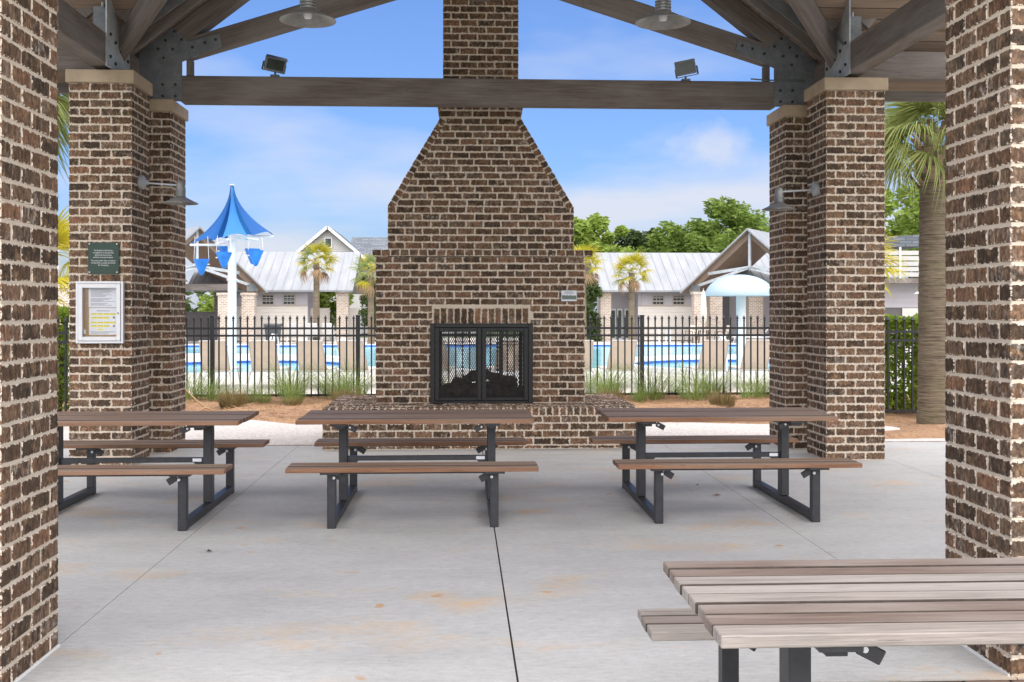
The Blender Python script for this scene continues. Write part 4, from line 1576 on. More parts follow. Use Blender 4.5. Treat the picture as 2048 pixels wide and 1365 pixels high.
def vine(x, y, h, w, seed, label):
    rng = np.random.default_rng(seed)
    t = thing('vine_shrub', (x, y, 0), label, 'shrub', 'shrubs around the club buildings')
    cs = np.stack([x + (rng.random(26) - .5) * w, y + (rng.random(26) - .5) * .8, rng.random(26) * h], 1)
    v, f = leafcloud(cs, np.full(26, .34), 3500, .11, rng)
    raw_mesh('foliage', v, f, M['leaf_c'], t)
    b = MB(); b.path([(x, y, -.1), (x + .1, y, h * .5), (x, y, h * .9)], [.07, .05, .02], 6); b.build('stem', M['bark'], t)
vine(-4.65, 57.5, 3.4, 1.0, 31, 'tall dark vine shrub behind the pale palm left of the fireplace')
vine(6.95, 57.5, 3.2, .7, 32, 'tall dark vine shrub right of the fireplace')

def hedge(x0, x1, y0, y1, h, seed, label, n=17000):
    rng = np.random.default_rng(seed)
    t = thing('hedge', ((x0 + x1) / 2, (y0 + y1) / 2, 0), label, 'hedge', 'clipped hedges behind the fence')
    p = np.stack([x0 + (x1 - x0) * rng.random(n), y0 + (y1 - y0) * rng.random(n), .08 + (h - .08) * rng.random(n)], 1)
    # leaves crowd to the surface
    m_ = rng.random(n)
    p[m_ < .35, 1] = y0 + .12 * rng.random((m_ < .35).sum())
    sel = (m_ > .35) & (m_ < .6)
    p[sel, 2] = h - .10 * rng.random(sel.sum()) + .03 * np.sin(p[sel, 0] * 7)
    v, f = leafcloud(p, np.full(n, .03), n, .05, rng, flat=.8)
    raw_mesh('foliage', v, f, M['hedge'], t)
    b = MB()
    for i in range(14):
        a = rng.random(2)
        xx, yy = x0 + (x1 - x0) * a[0], y0 + (y1 - y0) * (.3 + .4 * a[1])
        b.path([(xx, yy, -.02), (xx + .05, yy, h * .4), (xx + rng.normal() * .12, yy, h * .85)], [.02, .015, .006], 5)
    b.build('stems', M['bark'], t)
hedge(5.6, 9.6, 16.15, 16.95, 1.50, 41, 'clipped green hedge behind the fence beside the big palm')
hedge(-9.4, -5.0, 15.95, 16.8, 1.62, 42, 'clipped green hedge behind the far left fence', 14000)

rng = np.random.default_rng(77)
cs = np.stack([rng.uniform(-130, 130, 260), rng.uniform(108, 122, 260), rng.uniform(.5, 4.6, 260)], 1)
v, f = leafcloud(cs, np.full(260, 2.0), 16000, .5, rng)
tag(raw_mesh('distant_wood', v, f, M['leaf_c']), 'low dark wood far behind the club buildings', 'wood', None, 'stuff')

# ---- sabal palms
def frond_mesh(name, m_, seed, L=.62, pet=.75, nseg=30, spread=250, droop=.35, width=.022):
    """fan leaf: petiole along +x then segments radiating, drooping tips"""
    rr = random.Random(seed)
    V, F = [], []
    # petiole
    for i in range(4):
        t_ = i / 3
        z_ = -.06 * t_ * t_
        wv_ = .018 * (1 - .5 * t_)
        V += [(pet * t_, -wv_, z_), (pet * t_, wv_, z_)]
    for i in range(3):
        F.append((2 * i, 2 * i + 1, 2 * i + 3, 2 * i + 2))
    for k in range(nseg):
        a = R(-spread / 2 + spread * (k + .5) / nseg + rr.uniform(-3, 3))
        ll = L * (.78 + .3 * math.cos(a * .55)) * rr.uniform(.88, 1.08)
        d = Vector((math.cos(a), math.sin(a), 0))
        s_ = Vector((-d.y, d.x, 0))
        up = rr.uniform(-.04, .10) + .05 * math.cos(2 * a)
        base = len(V)
        dr = droop * rr.uniform(.7, 1.5)
        for i, t_ in enumerate((.03, .35, .7, 1.0)):
            q = Vector((pet, 0, -.06)) + d * ll * t_ + Vector((0, 0, up * t_ - dr * ll * t_ ** 2.4))
            if t_ > .6: q -= d * ll * .10 * (t_ - .6) * dr * 3
            w_ = width * (.35, 1, .75, .06)[i] * L / .62
            V += [tuple(q - s_ * w_), tuple(q + Vector((0, 0, .008))), tuple(q + s_ * w_)]
        for i in range(3):
            o = base + 3 * i
            F.append((o, o + 1, o + 4, o + 3)); F.append((o + 1, o + 2, o + 5, o + 4))
    o = raw_mesh(name, V, F, m_)
    me = o.data
    D.objects.remove(o)
    return me
FR = {'g': [frond_mesh('frond', M['frond'], s_) for s_ in (1, 2, 3)],
      'y': [frond_mesh('frond', M['frond_y'], s_) for s_ in (4, 5)],
      'd': [frond_mesh('frond', M['frond_dead'], s_, droop=.9, spread=150) for s_ in (6, 7)],
      'n': [frond_mesh('frond', M['frond'], s_, L=1.0, pet=.9, nseg=56, spread=240, droop=.8, width=.0105) for s_ in (8, 9, 10)]}

def palm(x, y, h, label, seed, r=.16, nf=26, sc=1.0, kinds='gggyy', boots=.7, big=False, lean=0.0, deads=3):
    rr = random.Random(seed)
    t = thing('palm_tree', (x, y, -.05), label, 'palm tree', 'sabal palms')
    b = MB()
    pts, rs = [], []
    n = 46 if big else 18
    for i in range(n + 1):
        t_ = i / n
        pts.append((x + lean * t_ * t_, y, -.1 + (h + .1) * t_))
        rs.append(r * (1.10 - .16 * t_ + (.18 * math.exp(-t_ * 14))) * (1 + .022 * (1 if i % 2 else -1)))
    b.path(pts, rs, 20 if big else 10)
    b.build('trunk', M['palm_trunk'], t, smooth=True, angle=80)
    xt = x + lean
    # old leaf bases under the crown
    b = MB()
    nb = 42 if big else 16
    for i in range(nb):
        an = i * 2.4
        zz = h - boots + (boots + .15) * i / nb
        rad = r * 1.0
        d = Vector((math.cos(an), math.sin(an), 0))
        p0 = Vector((xt, y, zz)) + d * rad * .8
        ln = rr.uniform(.16, .34) * (1.15 if big else .9)
        p1 = p0 + d * ln * .55 + Vector((0, 0, ln * .75))
        b.bar(p0, p1, .075 * (r / .16), .02, tuple(d), c=.004)
    b.build('leaf_bases', M['palm_boot'], t)
    for i in range(nf):
        an = i * 2.39996 + rr.uniform(-.2, .2)
        el = R(78 - (80 if big else 118) * (i / nf) + rr.uniform(-8, 8))
        kd = rr.choice(kinds)
        if i >= nf - deads: kd = 'd'
        me = rr.choice(FR[kd])
        o = obj_from(me, 'frond', t, (xt + math.cos(an) * r * .4, y + math.sin(an) * r * .4, h + .12 - .22 * i / nf),
                     Euler((rr.uniform(-.5, .5), -el, an), 'XYZ'), (sc * rr.uniform(.9, 1.1),) * 3)
    return t
palm(6.5, 14.5, 3.85, 'big palm with thick ringed trunk right of the pillars', 51, .195, 30, .56, 'n', .62, True, deads=0)
palm(-6.55, 14.6, 4.35, 'palm with drooping green fronds behind the far left pillar', 52, .19, 34, .85, 'n', .6, True, deads=0)
palm(-7.33, 55, 4.05, 'slim palm before the left metal roof', 53, .155, 26, .82, 'ggyy', .9)
palm(-4.33, 52, 3.35, 'pale trunked palm left of the fireplace', 54, .15, 24, .78, 'gyy', .5)
palm(8.30, 52, 3.45, 'slim yellow green palm before the right metal roof', 55, .155, 26, .78, 'gyyy', .95)
palm(6.05, 53, 3.85, 'yellow palm half hidden by the fireplace right shoulder', 56, .15, 24, .82, 'yyy', .5)
palm(9.1, 24.5, 2.6, 'yellow fan palm between right pillar and big palm trunk', 57, .15, 20, .85, 'y', .5, deads=0)
palm(-9.9, 26, 2.6, 'yellow fan palm in the gap beside the notice case pillar', 58, .15, 24, 1.0, 'y', .5, deads=0)

# ---- ornamental grasses along the fence
def grass_mesh(name, m_, seed, n, h, spread, width, lean=.5, stiff=False):
    rng = np.random.default_rng(seed)
    V, F = [], []
    for i in range(n):
        an = rng.random() * 2 * math.pi
        r0 = spread * .35 * rng.random() ** .5
        ln = h * (.55 + .6 * rng.random())
        out = (lean * (.3 + .9 * rng.random())) * (1 if not stiff else .8)
        if stiff: ln *= (1.1 - .45 * out)
        d = np.array([math.cos(an), math.sin(an), 0])
        b0 = np.array([math.cos(an + .6) * r0, math.sin(an + .6) * r0, 0])
        s_ = np.array([-d[1], d[0], 0]) * width
        base = len(V)
        for k, t_ in enumerate((0, .4, .75, 1.0)):
            q = b0 + d * out * ln * t_ ** (1.6 if not stiff else 1.1) + np.array([0, 0, ln * (t_ - (.28 * out if not stiff else 0) * t_ ** 2.5)])
            w_ = (1, .85, .55, .1)[k]
            V += [q - s_ * w_, q + s_ * w_]
        for k in range(3):
            o = base + 2 * k
            F.append((o, o + 1, o + 3, o + 2))
    o = raw_mesh(name, np.array(V), np.array(F), m_)
    me = o.data
    D.objects.remove(o)
    return me
GR = [grass_mesh('ornamental_grass', M['grass'], 60 + i, 230, .84, .50, .0032, 1.3) for i in range(4)]
TB = [grass_mesh('brown_tuft', M['grass_b'], 70 + i, 420, .30, .52, .0042, .8, True) for i in range(3)]
rr = random.Random(5)
words = ['left end', 'left lounger', 'left post', 'middle left', 'fireplace left side', 'fireplace right side', 'right post', 'right lounger', 'right end']
gx = [-5.65, -5.4, -5.1, -4.7, -4.35, -4.05, -3.75, -3.4, -3.1, -2.85, -2.45, -2.15, -1.85, -1.2, -.4, .4, 1.2, 1.9, 2.2, 2.5, 2.8, 3.1, 3.5, 3.95, 4.2, 4.5, 4.85, 5.2, 5.5, 5.85, 6.2]
for i, x in enumerate(gx):
    y = 19.05 + rr.uniform(-.5, 1.0)
    s_ = rr.choice((.55, .65, .8, .9, 1.0, 1.1))
    o = obj_from(rr.choice(GR), 'ornamental_grass', None, (x + rr.uniform(-.08, .08), y, -.02), (0, 0, rr.uniform(0, 6)), (s_, s_, s_))
    side = 'left of the fireplace' if x < -1 else ('right of the fireplace' if x > 1.6 else 'behind the fireplace')
    tag(o, 'arching green grass clump by the fence %s' % side, 'grass clump', 'green grass clumps %s' % side)
tx = [(-4.85, 18.0, .95, 'brown tuft left of the sheared grass tufts on the straw'), (-3.72, 17.75, 1.15, 'wide sheared brown grass tuft between the left tables'), (-1.95, 18.3, 1.05, 'brown grass tuft half behind the hearth left end'),
      (-2.8, 18.1, .55, 'tiny brown tuft in the straw left of the hearth'), (4.30, 17.55, 1.0, 'round sheared brown grass tuft above the right table'), (5.55, 17.6, 1.0, 'brown grass tuft beside the right rear pillar'),
      (2.55, 18.2, 1.0, 'brown grass tuft half behind the hearth right end')]
for i, (x, y, s_, lab) in enumerate(tx):
    o = obj_from(TB[i % 3], 'brown_tuft', None, (x, y, 0), (0, 0, rr.uniform(0, 6)), (s_, s_, s_))
    tag(o, lab, 'grass tuft', 'sheared brown grass tufts')
# loose pine straw over the bed
n = 16000
px = RNG.uniform(-9, 10, n); py = RNG.uniform(14.9, 19.6, n)
keep = (py > np.where(px < 0, 16.2, 15.2)) | (px > 5.3)
px, py = px[keep], py[keep]
n = len(px)
pz = .02 + .045 * np.sin(px * 1.9 + 1) * np.sin(py * 2.3) + .03 * np.sin(px * 5.1) * np.sin(py * 4.3 + 2) + RNG.uniform(0, .035, n)
an = RNG.uniform(0, 6.28, n); ln = RNG.uniform(.05, .13, n)
dx_, dy_ = np.cos(an) * ln, np.sin(an) * ln
wx, wy = -np.sin(an) * .0035, np.cos(an) * .0035
tz = RNG.uniform(-.02, .03, n)
V = np.concatenate([np.stack([px - dx_ - wx, py - dy_ - wy, pz - tz], 1), np.stack([px - dx_ + wx, py - dy_ + wy, pz - tz], 1),
                    np.stack([px + dx_ + wx, py + dy_ + wy, pz + tz], 1), np.stack([px + dx_ - wx, py + dy_ - wy, pz + tz], 1)])
F = np.stack([np.arange(n), np.arange(n) + n, np.arange(n) + 2 * n, np.arange(n) + 3 * n], 1)
tag(raw_mesh('loose_pine_straw', V, F, M['straw']), 'loose rusty pine needles strewn over the bed', 'pine straw', None, 'stuff')
# pale dry stem sticking out of the left tuft
b = MB(); b.path([(-4.05, 17.3, .06), (-4.2, 17.35, .16), (-4.45, 17.45, .38)], [.02, .014, .01], 6)
b.path([(-4.05, 17.3, .06), (-4.12, 17.2, .03)], [.02, .01], 6); b.path([(-4.05, 17.3, .06), (-3.9, 17.25, .02)], [.018, .008], 6)
tag(b.build('dry_root', M['cork'], None, True), 'pale bent dry root lying on the straw behind the left table', 'root')

# ================================================================== POOLSIDE
def make_lounger(mat_sling, mat_frame):
    t = thing('pool_lounger', (0, 0, 0), '', 'lounger', 'beige loungers along the fence')
    # head end towards -y; back panel from (y=.62,z=.36) up to (y=0,z=.97)
    b = MB()
    n = 8
    vs, fs = [], []
    for i in range(n + 1):
        t_ = i / n
        y, z = .55 - .55 * t_, .34 + .63 * t_
        sag = .02 * math.sin(math.pi * t_)
        w = .275 - .012 * t_
        vs += [(-w, y - sag * .4, z), (0, y - sag, z), (w, y - sag * .4, z)]
    for i in range(n):
        o = 3 * i
        fs += [[o, o + 1, o + 4, o + 3], [o + 1, o + 2, o + 5, o + 4]]
    b.add(vs, fs)
    b.build('back_sling', mat_sling, t, local=True, smooth=True)
    b = MB(); b.box(-.28, .28, .56, 1.85, .335, .35); b.build('seat_sling', mat_sling, t, local=True)
    b = MB()
    for s_ in (-1, 1):
        b.path([(s_ * .285, .56, .33), (s_ * .275, .27, .66), (s_ * .262, 0, .975)], .014, 8)
        b.path([(s_ * .30, .30, .30), (s_ * .30, 1.0, .335), (s_ * .30, 1.9, .335)], .018, 8)
    b.tube((-.262, 0, .975), (.262, 0, .975), .014)
    b.tube((-.27, .12, .84), (.27, .12, .84), .006)
    b.tube((-.30, .50, .32), (.30, .50, .32), .018)
    b.tube((-.27, .44, .46), (.27, .44, .46), .006)
    b.build('frame', mat_frame, t, local=True, smooth=True)
    for (x, y, dx, dy) in ((-.30, .42, -.05, -.14), (.30, .42, .05, -.14), (-.30, 1.75, -.05, .1), (.30, 1.75, .05, .1)):
        b = MB(); b.tube((x, y, .33), (x + dx, y + dy, -.05), .018, .015); b.build('leg', mat_frame, t, local=True)
    return t
lg = make_lounger(M['sling'], M['frame_grey'])
lounge = [(-5.12, 'beige lounger nearest the left rear pillar, behind the fence'), (-4.11, 'second beige lounger from the left rear pillar behind the fence'),
          (-3.14, 'third beige lounger from the left rear pillar behind the fence'), (-2.30, 'beige lounger just left of the fireplace behind the fence'),
          (2.50, 'beige lounger half hidden by the right side of the fireplace'), (3.42, 'beige lounger beside the fence post right of the fireplace'),
          (5.36, 'beige lounger left of the mushroom pole behind the fence'), (6.30, 'beige lounger right of the mushroom pole behind the fence'),
          (-.6, 'left of two beige loungers seen through the firebox'), (1.05, 'right of two beige loungers seen through the firebox')]
for i, (x, lab) in enumerate(lounge):
    o = lg if i == 0 else copy_tree(lg)
    o.location = (x, 22.4 + random.uniform(-.06, .06), 0)
    o.rotation_euler = (0, 0, random.uniform(-.1, .1))
    o['label'] = lab
wl = make_lounger(M['white'], M['white'])
white_l = [(-8.25, 53.2, 'leftmost white lounger on the far deck'), (-7.35, 53.2, 'middle white lounger on the far deck'), (-6.55, 53.2, 'rightmost white lounger on the far deck'),
           (-12.9, 50.2, 'white lounger by the left porch column'), (14.9, 50.8, 'pale lounger under the right gable'), (16.0, 50.8, 'pale lounger at the right porch beside the dark grill')]
for i, (x, y, lab) in enumerate(white_l):
    o = wl if i == 0 else copy_tree(wl)
    o.location = (x, y, 0)
    o.rotation_euler = (0, 0, R(0 if i < 3 else 70))
    o['label'] = lab
    o['group'] = 'white loungers on the far deck'

# blue sail water feature
ux, uy = -6.31, 30.0
t = thing('sail_water_feature', (ux, uy, 0), 'white pole water feature with blue sails and hanging blue cups', 'water feature')
b = MB(); b.tube((ux, uy, -.3), (ux, uy, 4.0), .125, .115, 20); b.tube((ux, uy, 4.0), (ux, uy, 5.07), .05, .03, 12)
b.lathe([(.09, 2.43), (.145, 2.43), (.145, 2.49), (.09, 2.49)], (ux, uy, 0), 20, closed=True)
b.lathe([(.04, 5.06), (.07, 5.06), (.07, 5.085), (.02, 5.095)], (ux, uy, 0), 16)
b.build('pole', M['white'], t, smooth=True)
arms = [R(190), R(272), R(6), R(62), R(125)]
azs = [3.40, 3.52, 3.66, 3.62, 3.5]
rimr = 1.12
for a, z_ in zip(arms, azs):
    rl = rimr if z_ != 3.52 else .75
    b = MB(); b.tube((ux + .05 * math.cos(a), uy + .05 * math.sin(a), z_ + .02), (ux + rl * math.cos(a), uy + rl * math.sin(a), z_), .038, .03, 10); b.build('arm', M['white'], t, smooth=True)
def sail(a0, r0, z0, a1, r1, z1_, twist, mat_='blue'):
    """tall concave sail between the mast head and two rim points"""
    nu, nv = 14, 8
    P0 = Vector((r0 * math.cos(R(a0)), r0 * math.sin(R(a0)), z0))
    P1 = Vector((r1 * math.cos(R(a1)), r1 * math.sin(R(a1)), z1_))
    am = R((a0 + a1) / 2)
    vs, fs = [], []
    for u in range(nu + 1):
        uu = u / nu
        for v_ in range(nv + 1):
            vv = v_ / nv
            h0 = Vector((.05 * math.cos(R(a0)), .05 * math.sin(R(a0)), 5.05))
            h1 = Vector((.05 * math.cos(R(a1)), .05 * math.sin(R(a1)), 5.05))
            rad = uu ** 1.9            # flares out towards the rim
            A = Vector((h0.x + (P0.x - h0.x) * rad, h0.y + (P0.y - h0.y) * rad, h0.z + (P0.z - h0.z) * uu))
            B_ = Vector((h1.x + (P1.x - h1.x) * rad, h1.y + (P1.y - h1.y) * rad, h1.z + (P1.z - h1.z) * uu))
            q = A.lerp(B_, .06 * math.sin(math.pi * uu) + vv * (1 - .12 * math.sin(math.pi * uu)))
            bow = math.sin(math.pi * vv) * uu
            q += Vector((math.cos(am), math.sin(am), 0)) * bow * twist + Vector((0, 0, .10 * bow * uu))
            vs.append((ux + q.x, uy + q.y, q.z))
    for u in range(nu):
        for v_ in range(nv):
            o = u * (nv + 1) + v_
            fs.append([o, o + 1, o + nv + 2, o + nv + 1])
    b = MB(); b.add(vs, fs); b.build('sail', M[mat_], t, smooth=True, angle=0)
sail(188, 1.12, 3.43, 236, .62, 3.50, -.12, 'blue_deep')
sail(258, .66, 3.55, 312, .82, 3.62, -.10)
sail(332, .72, 3.66, 8, 1.12, 3.69, -.12, 'blue_deep')
sail(45, .8, 3.66, 82, .7, 3.62, -.10)
sail(112, .6, 3.6, 150, .9, 3.5, -.10, 'blue_deep')
for (cx_, cz, a_, dpt) in ((-7.04, 3.0, 0, -.45), (-6.37, 3.17, 0, -.75), (-5.60, 3.25, 0, -.35), (-5.85, 3.34, 0, .5), (-6.62, 3.42, 0, .6)):
    cy = uy + dpt
    b = MB()
    b.lathe([(.215, cz), (.21, cz - .03), (.06, cz - .40), (.03, cz - .43), (.001, cz - .435), (.05, cz - .39), (.2, cz - .02), (.215, cz)], (cx_, cy, 0), 20)
    c_ = b.build('hanging_cup', M['blue_cup'], t, smooth=True)
    b = MB()
    for s_ in (-1, 1): b.tube((cx_ + s_ * .2, cy, cz), (cx_ + s_ * .17, cy, 3.62), .007, n=5)
    b.tube((cx_ - .22, cy, cz - .14), (cx_ + .22, cy, cz - .14), .018, n=8)
    b.build('hanger', M['white'], c_)

mx, my = 7.54, 28.8
t = thing('mushroom_water_feature', (mx, my, 0), 'pale blue mushroom dome water feature on a white pole', 'water feature')
b = MB(); b.tube((mx + .04, my, -.3), (mx + .04, my, 2.2), .13, n=24); b.build('pole', M['white'], t, smooth=True)
pr = [(.91, 2.0)] + [(.92 * math.cos(R(a)), 2.02 + .56 * math.sin(R(a))) for a in range(4, 90, 7)] + [(.001, 2.58)]
pr = [(.12, 2.05), (.88, 2.03), (.89, 2.0)] + pr
b = MB(); b.lathe(pr, (mx, my, 0), 48); b.build('dome', M['dome'], t, smooth=True)

def handrail(x, y, label, w=.45):
    t = thing('pool_handrail', (x, y, 0), label, 'handrail', 'white pool handrails')
    for s_ in (0, 1):
        b = MB()
        pts = [(x + s_ * w, y + .5, -.05)] + [(x + s_ * w, y + .5 * math.cos(R(a)), .45 + .4 * math.sin(R(a))) for a in range(0, 181, 20)] + [(x + s_ * w, y - .55, -.2)]
        b.path(pts, .028, 8); b.build('rail', M['white'], t, smooth=True)
handrail(9.0, 49.0, 'white pool ladder rails on the far pool edge', .5)
handrail(-3.2, 29.2, 'white handrail at the pool step left of the fireplace', .1)
handrail(8.15, 33.6, 'white curved rail beside the mushroom pole', .1)
handrail(-6.0, 34.6, 'white curved rail behind the sail feature pole', .1)

t = thing('waste_bin', (-8.65, 50, 0), 'black wheeled waste bin before the cream wall', 'bin')
b = MB()
vs = []
for z_, w in ((.0, .26), (.88, .34)):
    vs += [(-8.65 - w, 50 - w, z_), (-8.65 + w, 50 - w, z_), (-8.65 + w, 50 + w, z_), (-8.65 - w, 50 + w, z_)]
b.add(vs, [[0, 1, 2, 3], [4, 5, 6, 7], [0, 1, 5, 4], [1, 2, 6, 5], [2, 3, 7, 6], [3, 0, 4, 7]])
b.build('body', M['bin'], t)
b = MB(); b.box(-9.03, -8.27, 49.62, 50.4, .88, 1.0, .04); b.build('lid', M['bin'], t)

t = thing('patio_table', (11.35, 49.9, 0), 'round patio table with closed umbrella near right porch', 'table')
b = MB(); b.lathe([(.001, .70), (.55, .70), (.55, .73), (.001, .73)], (11.35, 49.9, 0), 24); b.build('table_top', M['trim'], t)
for a in range(4):
    b = MB(); b.tube((11.35 + .4 * math.cos(a * 1.57 + .8), 49.9 + .4 * math.sin(a * 1.57 + .8), 0), (11.35 + .25 * math.cos(a * 1.57 + .8), 49.9 + .25 * math.sin(a * 1.57 + .8), .7), .02); b.build('leg', M['bark'], t)
t = thing('closed_umbrella', (11.35, 49.9, 0), 'closed beige umbrella beside the right porch column', 'umbrella', 'closed beige umbrellas')
def closed_umbrella(t, x, y, z0=0.0):
    b = MB(); b.tube((x, y, z0), (x, y, 2.65), .022); b.build('pole', M['trim'], t)
    b = MB(); b.lathe([(.05, .95), (.15, 1.15), (.17, 1.5), (.14, 2.0), (.12, 2.3), (.05, 2.5), (.001, 2.62)], (x, y, 0), 10); b.build('canopy', M['umbrella'], t, smooth=True)
closed_umbrella(t, 11.35, 49.9)
def patio_chair(x, y, rz, label):
    t = thing('patio_chair', (x, y, 0), label, 'chair', 'brown metal patio chairs', rz)
    b = MB(); b.box(-.24, .24, -.24, .24, .40, .43); b.build('seat', M['sling'], t, local=True)
    b = MB(); b.bar((0, .24, .43), (0, .32, .92), .46, .02, (0, 1, 0)); b.build('backrest', M['sling'], t, local=True)
    for sx in (-1, 1):
        b = MB(); b.path([(sx * .26, -.26, 0), (sx * .26, -.24, .62), (sx * .26, .2, .64), (sx * .26, .30, 0)], .018, 6); b.build('side_frame', M['bark'], t, local=True)
patio_chair(10.65, 49.9, R(90), 'brown patio chair left of the round patio table')
patio_chair(12.2, 49.9, R(-90), 'brown patio chair right of the round patio table')
patio_chair(11.2, 50.9, R(10), 'brown patio chair behind the round patio table')
t = thing('grill', (15.8, 52.6, 0), 'black covered grill under the right gable porch', 'grill')
b = MB(); b.box(15.3, 16.5, 52.3, 52.9, 0, .85, .05); b.build('cabinet', M['bin'], t)
b = MB(); b.lathe([(.001, 1.35), (.4, 1.3), (.55, 1.1), (.6, .86)], (15.9, 52.6, 0), 12); b.build('hood', M['bin'], t)

# ================================================================== BUILDINGS BEYOND THE POOL
def clap(b, x0, x1, y, z0, z1_, step=.19):
    z_ = z0
    while z_ < z1_ - .01:
        ze = min(z_ + step, z1_)
        b.add([(x0, y - .028, z_), (x1, y - .028, z_), (x1, y - .004, ze), (x0, y - .004, ze), (x0, y + .02, z_), (x1, y + .02, z_), (x1, y + .02, ze), (x0, y + .02, ze)],
              [[0, 1, 2, 3], [4, 5, 1, 0], [3, 2, 6, 7], [0, 3, 7, 4], [1, 5, 6, 2]])
        z_ = ze

def window(t, x0, x1, y, z0, z1_, m=3, n=2, frame='trim'):
    b = MB()
    w = .06
    b.box(x0 - w, x0, y - .05, y + .03, z0 - w, z1_ + w); b.box(x1, x1 + w, y - .05, y + .03, z0 - w, z1_ + w)
    b.box(x0, x1, y - .05, y + .03, z1_, z1_ + w); b.box(x0, x1, y - .06, y + .03, z0 - w, z0)
    f = b.build('window', M[frame], t)
    b = MB(); b.box(x0, x1, y - .012, y - .004, z0, z1_); b.build('pane', M['glass'], f)
    b = MB()
    for i in range(1, m): b.box(x0 + (x1 - x0) * i / m - .013, x0 + (x1 - x0) * i / m + .013, y - .03, y - .0125, z0, z1_)
    for i in range(1, n): b.box(x0, x1, y - .034, y - .031, z0 + (z1_ - z0) * i / n - .013, z0 + (z1_ - z0) * i / n + .013)
    b.build('muntins', M[frame], f)

def roof_slope(t, x0, x1, ya, za, yb, zb, th=.09, seams=.48, mat_='metal_roof'):
    b = MB()
    b.add([(x0, ya, za), (x1, ya, za), (x1, yb, zb), (x0, yb, zb), (x0, ya, za - th), (x1, ya, za - th), (x1, yb, zb - th), (x0, yb, zb - th)],
          [[0, 1, 2, 3], [7, 6, 5, 4], [0, 4, 5, 1], [1, 5, 6, 2], [2, 6, 7, 3], [3, 7, 4, 0]])
    r_ = b.build('roof', M[mat_], t)
    if seams:
        x = x0 + seams * .5
        while x < x1:
            s_ = MB(); s_.bar((x, ya, za + .012), (x, yb, zb + .012), .022, .026); s_.build('standing_seam', M[mat_], r_)
            x += seams
    return r_

def column(t, xa, xb, ya, yb, h):
    b = MB(); b.box(xa, xb, ya, yb, -.1, h - .14); c_ = b.build('brick_column', M['pale_brick'], t)
    b = MB(); b.box(xa - .06, xb + .06, ya - .06, yb + .06, h - .14, h, .01); b.build('column_cap', M['pale_brick'], c_)

def porch(t, xp, zp, xe, ze, y0, y1, sgn):
    """open gable porch facing the camera: peak xp, half width |xe-xp|"""
    hw = abs(xe - xp)
    before = set(t.children)
    for s_ in (-1, 1):
        b = MB()
        th = .10
        q = [(xp, y0, zp), (xp + s_ * hw, y0, ze), (xp + s_ * hw, y1, ze), (xp, y1, zp)]
        b.add(q + [(x, y, z - th) for x, y, z in q], [[0, 1, 2, 3], [7, 6, 5, 4], [0, 4, 5, 1], [1, 5, 6, 2], [2, 6, 7, 3], [3, 7, 4, 0]])
        r_ = b.build('porch_roof', M['metal_roof'], t)
        b = MB()
        q = [(xp, y0 + .06, zp - th - .005), (xp + s_ * (hw - .05), y0 + .06, ze - th + .04), (xp + s_ * (hw - .05), y1, ze - th + .04), (xp, y1, zp - th - .005)]
        b.add(q, [[0, 1, 2, 3]]); b.build('porch_ceiling', M['deckboard'], r_)
        sl_ = (ze - zp) / hw
        b = MB(); b.bar((xp + s_ * .02, y0 + .5, zp - .30), (xp + s_ * (hw - .35), y0 + .5, zp - .30 + sl_ * (hw - .37)), .16, .24); b.build('porch_rafter', M['deckboard'], t)
        zc = zp - 1.95
        b = MB(); b.bar((xp, y0 + .45, zc), (xp + s_ * hw * .62, y0 + .45, zp + sl_ * hw * .62 - .28), .12, .15); b.build('scissor_strut', M['galv_light'], t)
        b = MB(); b.bar((xp, y0 + .45, zc), (xp + s_ * hw * .78, y0 + .45, ze + .30), .12, .14); b.build('scissor_strut', M['galv_light'], t)
        b = MB(); b.prism([(xp + s_ * (hw - .95), ze - .02), (xp + s_ * (hw - .35), ze - .02), (xp + s_ * (hw - .5), ze + .42), (xp + s_ * (hw - .95), ze + .30)], y0 + .36, y0 + .40)
        b.build('gusset_plate', M['galv'], t)
    b = MB(); b.bar((xp, y0 + .45, zp - 1.95), (xp, y0 + .45, zp - .2), .12, .15, (0, 1, 0)); b.build('king_post', M['galv_light'], t)
    T = Matrix.Translation((xp, y0, 0))
    for o in [c for c in t.children if c not in before]:
        o.matrix_basis = T @ Matrix.Rotation(sgn * R(-33), 4, 'Z') @ T.inverted()

# left club building: long roof, walls, breezeway, gable porch
t = thing('left_club_building', (-9, 58, 0), 'low club building with metal roof and gable porch left of the fireplace', 'building')
roof_slope(t, -14.5, -5.72, 57.3, 2.70, 61.6, 4.95)
roof_slope(t, -14.5, -5.72, 66.0, 2.70, 61.6, 4.95, seams=0)
b = MB(); clap(b, -12.3, -8.2, 58, .0, 1.86); b.build('cream_siding', M['siding_c'], t)
b = MB(); clap(b, -12.3, -8.2, 58, 1.90, 2.72); b.build('lavender_siding', M['siding_l'], t)
b = MB(); b.box(-12.3, -8.2, 57.94, 58.03, 1.855, 1.90); b.build('trim_band', M['trim'], t)
b = MB(); b.box(-12.3, -8.21, 58.03, 65.5, 0, 2.7); b.build('wall', M['siding_l'], t)
b = MB(); b.box(-8.19, -7.15, 58.9, 59.1, 0, 1.75); b.box(-5.62, -6.5, 60.0, 60.1, 0, 1.75); b.build('screen_wall', M['siding_c'], t)
window(t, -10.58, -10.02, 57.99, 1.96, 2.42); window(t, -9.46, -8.9, 57.99, 1.96, 2.42)
column(t, -6.62, -6.0, 57.6, 58.2, 2.66)
column(t, -12.08, -11.5, 54.1, 54.7, 2.50); column(t, -11.07, -10.43, 54.9, 55.5, 2.52)
porch(t, -12.74, 5.74, -9.25, 2.60, 53.2, 59, -1)
b = MB(); b.box(-16, -11.2, 54.4, 54.65, 2.62, 2.94); b.build('porch_beam', M['beam'], t)
